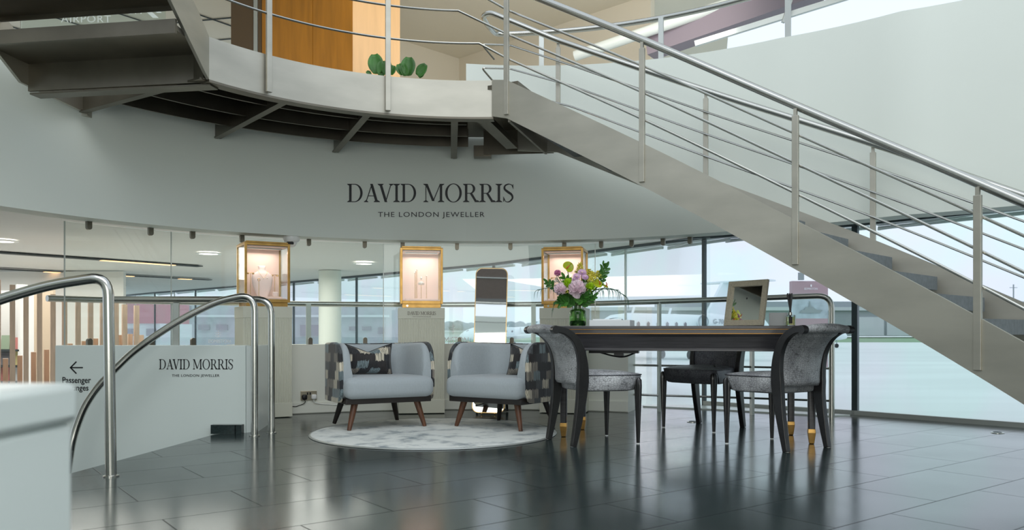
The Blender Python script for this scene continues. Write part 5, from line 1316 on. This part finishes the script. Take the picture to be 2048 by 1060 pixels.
fiddle('leafy plant right of the landing baluster on the upper floor', [(816, 152, 0.19, 0.05), (806, 150, 0.12, -0.4), (836, 152, 0.14, 0.7), (812, 152, 0.12, -0.2), (838, 155, 0.07, 0.9)], 818, 8.2)
# etched glass balustrade with the airport lettering, glimpsed through the treads
t = thing('etched_glass_panel', 'glass panel with pale airport lettering glimpsed between the upper treads', 'glass panel', (-4.0, 7.6, 2.57))
d = 7.6; x0, x1 = W(40, 0, d).x, W(330, 0, d).x
mb = MB(); mb.box(((x0+x1)/2, d+0.01, 3.55), (x1-x0, 0.014, 1.95)); mb.build('pane', 'graphic_glass', t, world=True, smooth=False)
mb = word_on(sans_polys('FARNBOROUGH', 1.1), 110, 283, 12, 28, on_plane(d)); word_on(sans_polys('AIRPORT', 1.1), 122, 222, 31, 45, on_plane(d), mb)
mb.build('lettering', mat('etched_white', rgb(206, 214, 208), 0.7), t, world=True, smooth=False)
mb = MB(); lay([[(280, 12), (290, 12), (318, 36), (306, 36)], [(300, 12), (310, 12), (324, 26), (314, 26)]], on_plane(d), mb); mb.build('emblem', 'etched_white', t, world=True, smooth=False)

# ================================================================= OUTSIDE
def tagbox(name, label, cat, m_): return thing(name, label, cat)
t = thing('hangar', 'long grey hangar across the airfield behind the desk', 'building', (52, 262, -1.06))
def bx(parent, name, m_, px0, px1, y0, y1, d, depth): 
    a, b = W(px0, y0, d), W(px1, y1, d); mb = MB(); mb.box(((a.x+b.x)/2, d+depth/2, (a.z+b.z)/2), (abs(b.x-a.x), depth, abs(a.z-b.z))); return mb.build(name, m_, parent, world=True, smooth=False)
bx(t, 'wall', 'hangar_grey', 1180, 2300, 620, 672, 262, 30); bx(t, 'roof_edge', 'hangar_pale', 1176, 2304, 614, 621, 261, 32); bx(t, 'roof', 'hangar_grey', 1330, 2300, 603, 614, 270, 20)
for k in range(7): bx(t, 'hangar_door', 'hangar_pale', 1712+k*62, 1768+k*62, 634, 671, 261.5, 1)
t = thing('terminal_annex', 'grey clad building with dark windows beyond the lounge windows', 'building', (-13, 46, -1.1))
bx(t, 'wall', 'shingle_grey', 318, 772, 606, 735, 46, 8); bx(t, 'roof_band', 'hangar_pale', 314, 776, 630, 634, 45.6, 0.5)
for x0, x1, y0, y1 in ((396, 418, 649, 660), (432, 454, 649, 660), (600, 640, 650, 672), (698, 712, 653, 661), (724, 742, 653, 661), (345, 380, 612, 625), (756, 768, 655, 668)): bx(t, 'window', 'window_dark', x0, x1, y0, y1, 45.8, 0.3)
t = thing('red_clad_building', 'crimson-fronted low building beyond the lounge windows at the left', 'building', (-14, 30, -1.1))
bx(t, 'crimson_front', 'crimson', 226, 314, 605, 647, 30, 3); bx(t, 'wall', 'hangar_pale', 222, 320, 647, 722, 30.1, 3)
for x0, x1 in ((254, 262), (292, 308)): bx(t, 'window', 'window_dark', x0, x1, 657, 672, 29.9, 0.3)
t = thing('white_marquee', 'low white building far across the airfield left of the mirror', 'building', (-15, 180, -1.0))
bx(t, 'wall', 'jet_white', 850, 956, 664, 681, 180, 8); bx(t, 'roof', 'hangar_pale', 846, 960, 661, 664, 179, 10)
# trees
tl = ['behind the low white building, far left', 'behind the low white building, second from left', 'behind the low white building, third from left', 'left of the standing mirror', 'right of the standing mirror', 'second right of the standing mirror', 'beside the right pedestal', 'behind the left end of the hangar']
for i, (px, ytop, w) in enumerate(((893, 641, 26), (905, 644, 22), (921, 640, 22), (944, 642, 30), (1030, 641, 30), (1062, 643, 30), (1080, 642, 24), (975, 640, 30))):
    d = 270+24*i; tp = W(px, ytop, d); r = w*d/F/2; t = thing('tree', 'hazy grey-green tree '+tl[i], 'tree', (tp.x, d, -1.0), 0, 'trees across the airfield')
    mb = MB()
    for k in range(7): a = k*0.9; mb.ico((r*0.7*math.cos(a), r*0.5*math.sin(a), (tp.z+1)*random.uniform(0.5, 0.68)), (tp.z+1)*0.36, 2, (1.1, 1, 0.85), 0.08)
    mb.build('crown', 'tree_haze', t); mb = MB(); mb.tube([(0, 0, 0), (0, 0, (tp.z+1)*0.5)], 0.3, 8); mb.build('trunk', 'bark', t)
# advertising board by the window
t = thing('advert_board', 'mauve advertising board with a yacht picture outside the window', 'sign', (7.9, 21.0, -1.1))
d = 21.0
bx(t, 'header', 'mauve_board', 1584, 1656, 562, 597, d, 0.2); bx(t, 'picture', 'photo_grey', 1584, 1656, 597, 637, d, 0.2); bx(t, 'footer', 'mauve_board', 1584, 1656, 637, 735, d, 0.2)
mb = word_on(sans_polys('EDMISTON'), 1609, 1635, 575.5, 579.5, on_plane(d-0.02)); word_on([[(0,0),(1,0),(1,1),(0,1)]], 1621, 1623.5, 569, 573.5, on_plane(d-0.02), mb); mb.build('lettering', 'white_vinyl', t, world=True, smooth=False)
mb = lay([[(1598, 626), (1640, 626), (1646, 620), (1604, 620)], [(1608, 620), (1634, 620), (1626, 614), (1612, 614)], [(1618, 614), (1622, 614), (1620, 602), (1619, 602)]], on_plane(d-0.02)); mb.build('yacht', 'hangar_grey', t, world=True, smooth=False)
mb = MB(); mb.bar(W(1602, 560, d), W(1602, 545, d), 0.12, 0.12); mb.build('mast', 'hangar_grey', t, world=True, smooth=False)
# jets
def make_jet():
    t = thing('business_jet', '', 'aircraft', (0, 0, 0), 0, 'parked business jets')
    # local: nose toward -X, up Z, wheels at z=0
    mb = MB(); rows = []
    for x, r, z in ((-8.6, 0.05, 1.65), (-8.2, 0.42, 1.75), (-7.4, 0.75, 1.95), (-6.2, 1.02, 2.15), (-4.5, 1.12, 2.2), (3.0, 1.12, 2.2), (5.5, 0.95, 2.35), (7.6, 0.55, 2.7), (9.0, 0.15, 2.95)):
        rows.append([Vector((x, r*math.cos(2*PI*k/24), z+r*math.sin(2*PI*k/24))) for k in range(24)])
    V = mb.grid(rows, close_v=True); mb.bm.faces.new(V[0][::-1]); mb.bm.faces.new(V[-1]); mb.build('fuselage', 'jet_white', t, angle=60)
    mb = MB()
    for s in (-1, 1): mb.bm.faces.new([mb.bm.verts.new(p) for p in ((-1.6, s*0.9, 1.35), (1.7, s*0.9, 1.35), (4.2, s*8.8, 1.95), (3.2, s*8.8, 1.95))])
    o = mb.build('wings', 'jet_white', t, smooth=False); so = o.modifiers.new('thick', 'SOLIDIFY'); so.thickness = 0.16
    mb = MB()
    for s in (-1, 1): mb.bm.faces.new([mb.bm.verts.new(p) for p in ((3.2, s*8.8, 1.95), (4.2, s*8.8, 1.95), (5.0, s*9.2, 3.0), (4.5, s*9.2, 3.0))])
    o = mb.build('winglets', 'jet_white', t, smooth=False); so = o.modifiers.new('thick', 'SOLIDIFY'); so.thickness = 0.08
    mb = MB(); mb.bm.faces.new([mb.bm.verts.new(p) for p in ((5.2, 0, 3.0), (8.4, 0, 3.0), (10.0, 0, 6.0), (7.9, 0, 6.0))]); o = mb.build('fin', 'jet_white', t, smooth=False); so = o.modifiers.new('thick', 'SOLIDIFY'); so.thickness = 0.25; so.offset = 0
    mb = MB()
    for s in (-1, 1): mb.bm.faces.new([mb.bm.verts.new(p) for p in ((7.8, 0, 6.02), (10.0, 0, 6.02), (10.6, s*3.4, 6.1), (9.6, s*3.4, 6.1))])
    o = mb.build('tailplane', 'jet_white', t, smooth=False); so = o.modifiers.new('thick', 'SOLIDIFY'); so.thickness = 0.12
    for s in (-1, 1):
        mb = MB(); rows = [[Vector((x, s*1.75+r*math.cos(2*PI*k/20), 2.75+r*math.sin(2*PI*k/20))) for k in range(20)] for x, r in ((2.7, 0.42), (2.55, 0.52), (2.7, 0.60), (3.6, 0.66), (5.2, 0.55), (6.2, 0.36))]
        V = mb.grid(rows, close_v=True); mb.bm.faces.new(V[0][::-1]); mb.bm.faces.new(V[-1]); e = mb.build('engine', 'jet_white', t)
        mb = MB(); rows = [[Vector((2.60, s*1.75+r*math.cos(2*PI*k/20), 2.75+r*math.sin(2*PI*k/20))) for k in range(20)] for r in (0.40, 0.52)]; mb.grid(rows, close_v=True); mb.lathe([(0.0, 0)], (0, 0, 0), 3, False) if False else None; mb.build('intake_ring', 'jet_grey', e)
    for k in range(6):
        for s in (-1, 1):
            mb = MB(); mb.ico((-4.6+1.15*k, s*1.10, 2.5), 0.2, 1, (1, 0.12, 1.2)); mb.build('cabin_window', 'window_dark', t)
    mb = MB(); mb.box((-7.15, 0, 2.55), (0.5, 1.1, 0.26), rot=Matrix.Rotation(-0.5, 4, 'Y')); mb.build('windscreen', 'window_dark', t, smooth=False)
    for x, y in ((-6.6, 0), (1.4, -1.4), (1.4, 1.4)):
        mb = MB(); mb.tube([(x, y, 0.3), (x, y, 1.5)], 0.07, 8); mb.build('gear_leg', 'jet_grey', t)
        mb = MB(); M = Matrix.Translation((x, y, 0.32)) @ Matrix.Rotation(PI/2, 4, 'X'); mb.prism([(0.32*math.cos(a*PI/9), 0.32*math.sin(a*PI/9)) for a in range(18)], -0.14, 0.14, M); mb.build('wheel', 'black_plastic', t)
    for x in (-4.0, 0.5):
        mb = MB(); mb.bar((x, 0, 3.25), (x+0.25, 0, 3.75), 0.05, 0.2, (0, 1, 0)); mb.build('aerial', 'jet_white', t, smooth=False)
    return t
jet = make_jet(); jd = 55
jet.location = ((1330-1024)/F*jd, jd, -1.1); jet.rotation_euler = (0, 0, math.radians(42)); jet.scale = (0.88, 0.88, 0.94); jet['label'] = 'white business jet parked directly behind the desk'
mb = lay(fit(sans_polys('G-700'), 3.0, 4.7, 2.6, 2.95), lambda u, v, w: Vector((u, -2.42-w, v)), None, 0.01); mb.build('registration', 'jet_grey', jet, smooth=False)
jet2 = dup(jet, ((1600-1024)/F*95, 95, -1.1), math.radians(190), 'white business jet farther off, wing showing right of the desk'); jet2.scale = (0.72, 0.72, 0.80)
jet3 = dup(jet, ((1010-1024)/F*120, 120, -1.1), math.radians(12), 'white business jet far off, beside the standing mirror'); jet3.scale = (0.8, 0.8, 0.8)
t = thing('radio_mast', 'thin radio mast on the skyline at the far right', 'mast', (W(2027, 665, 150).x, 150, -1.05))
mb = MB(); mb.tube([(0, 0, 0), (0, 0, 10.8)], 0.12, 6); mb.build('pole', 'hangar_grey', t); mb = MB(); mb.box((0, 0, 10.2), (1.4, 0.1, 0.1)); mb.build('crossbar', 'hangar_grey', t, smooth=False)
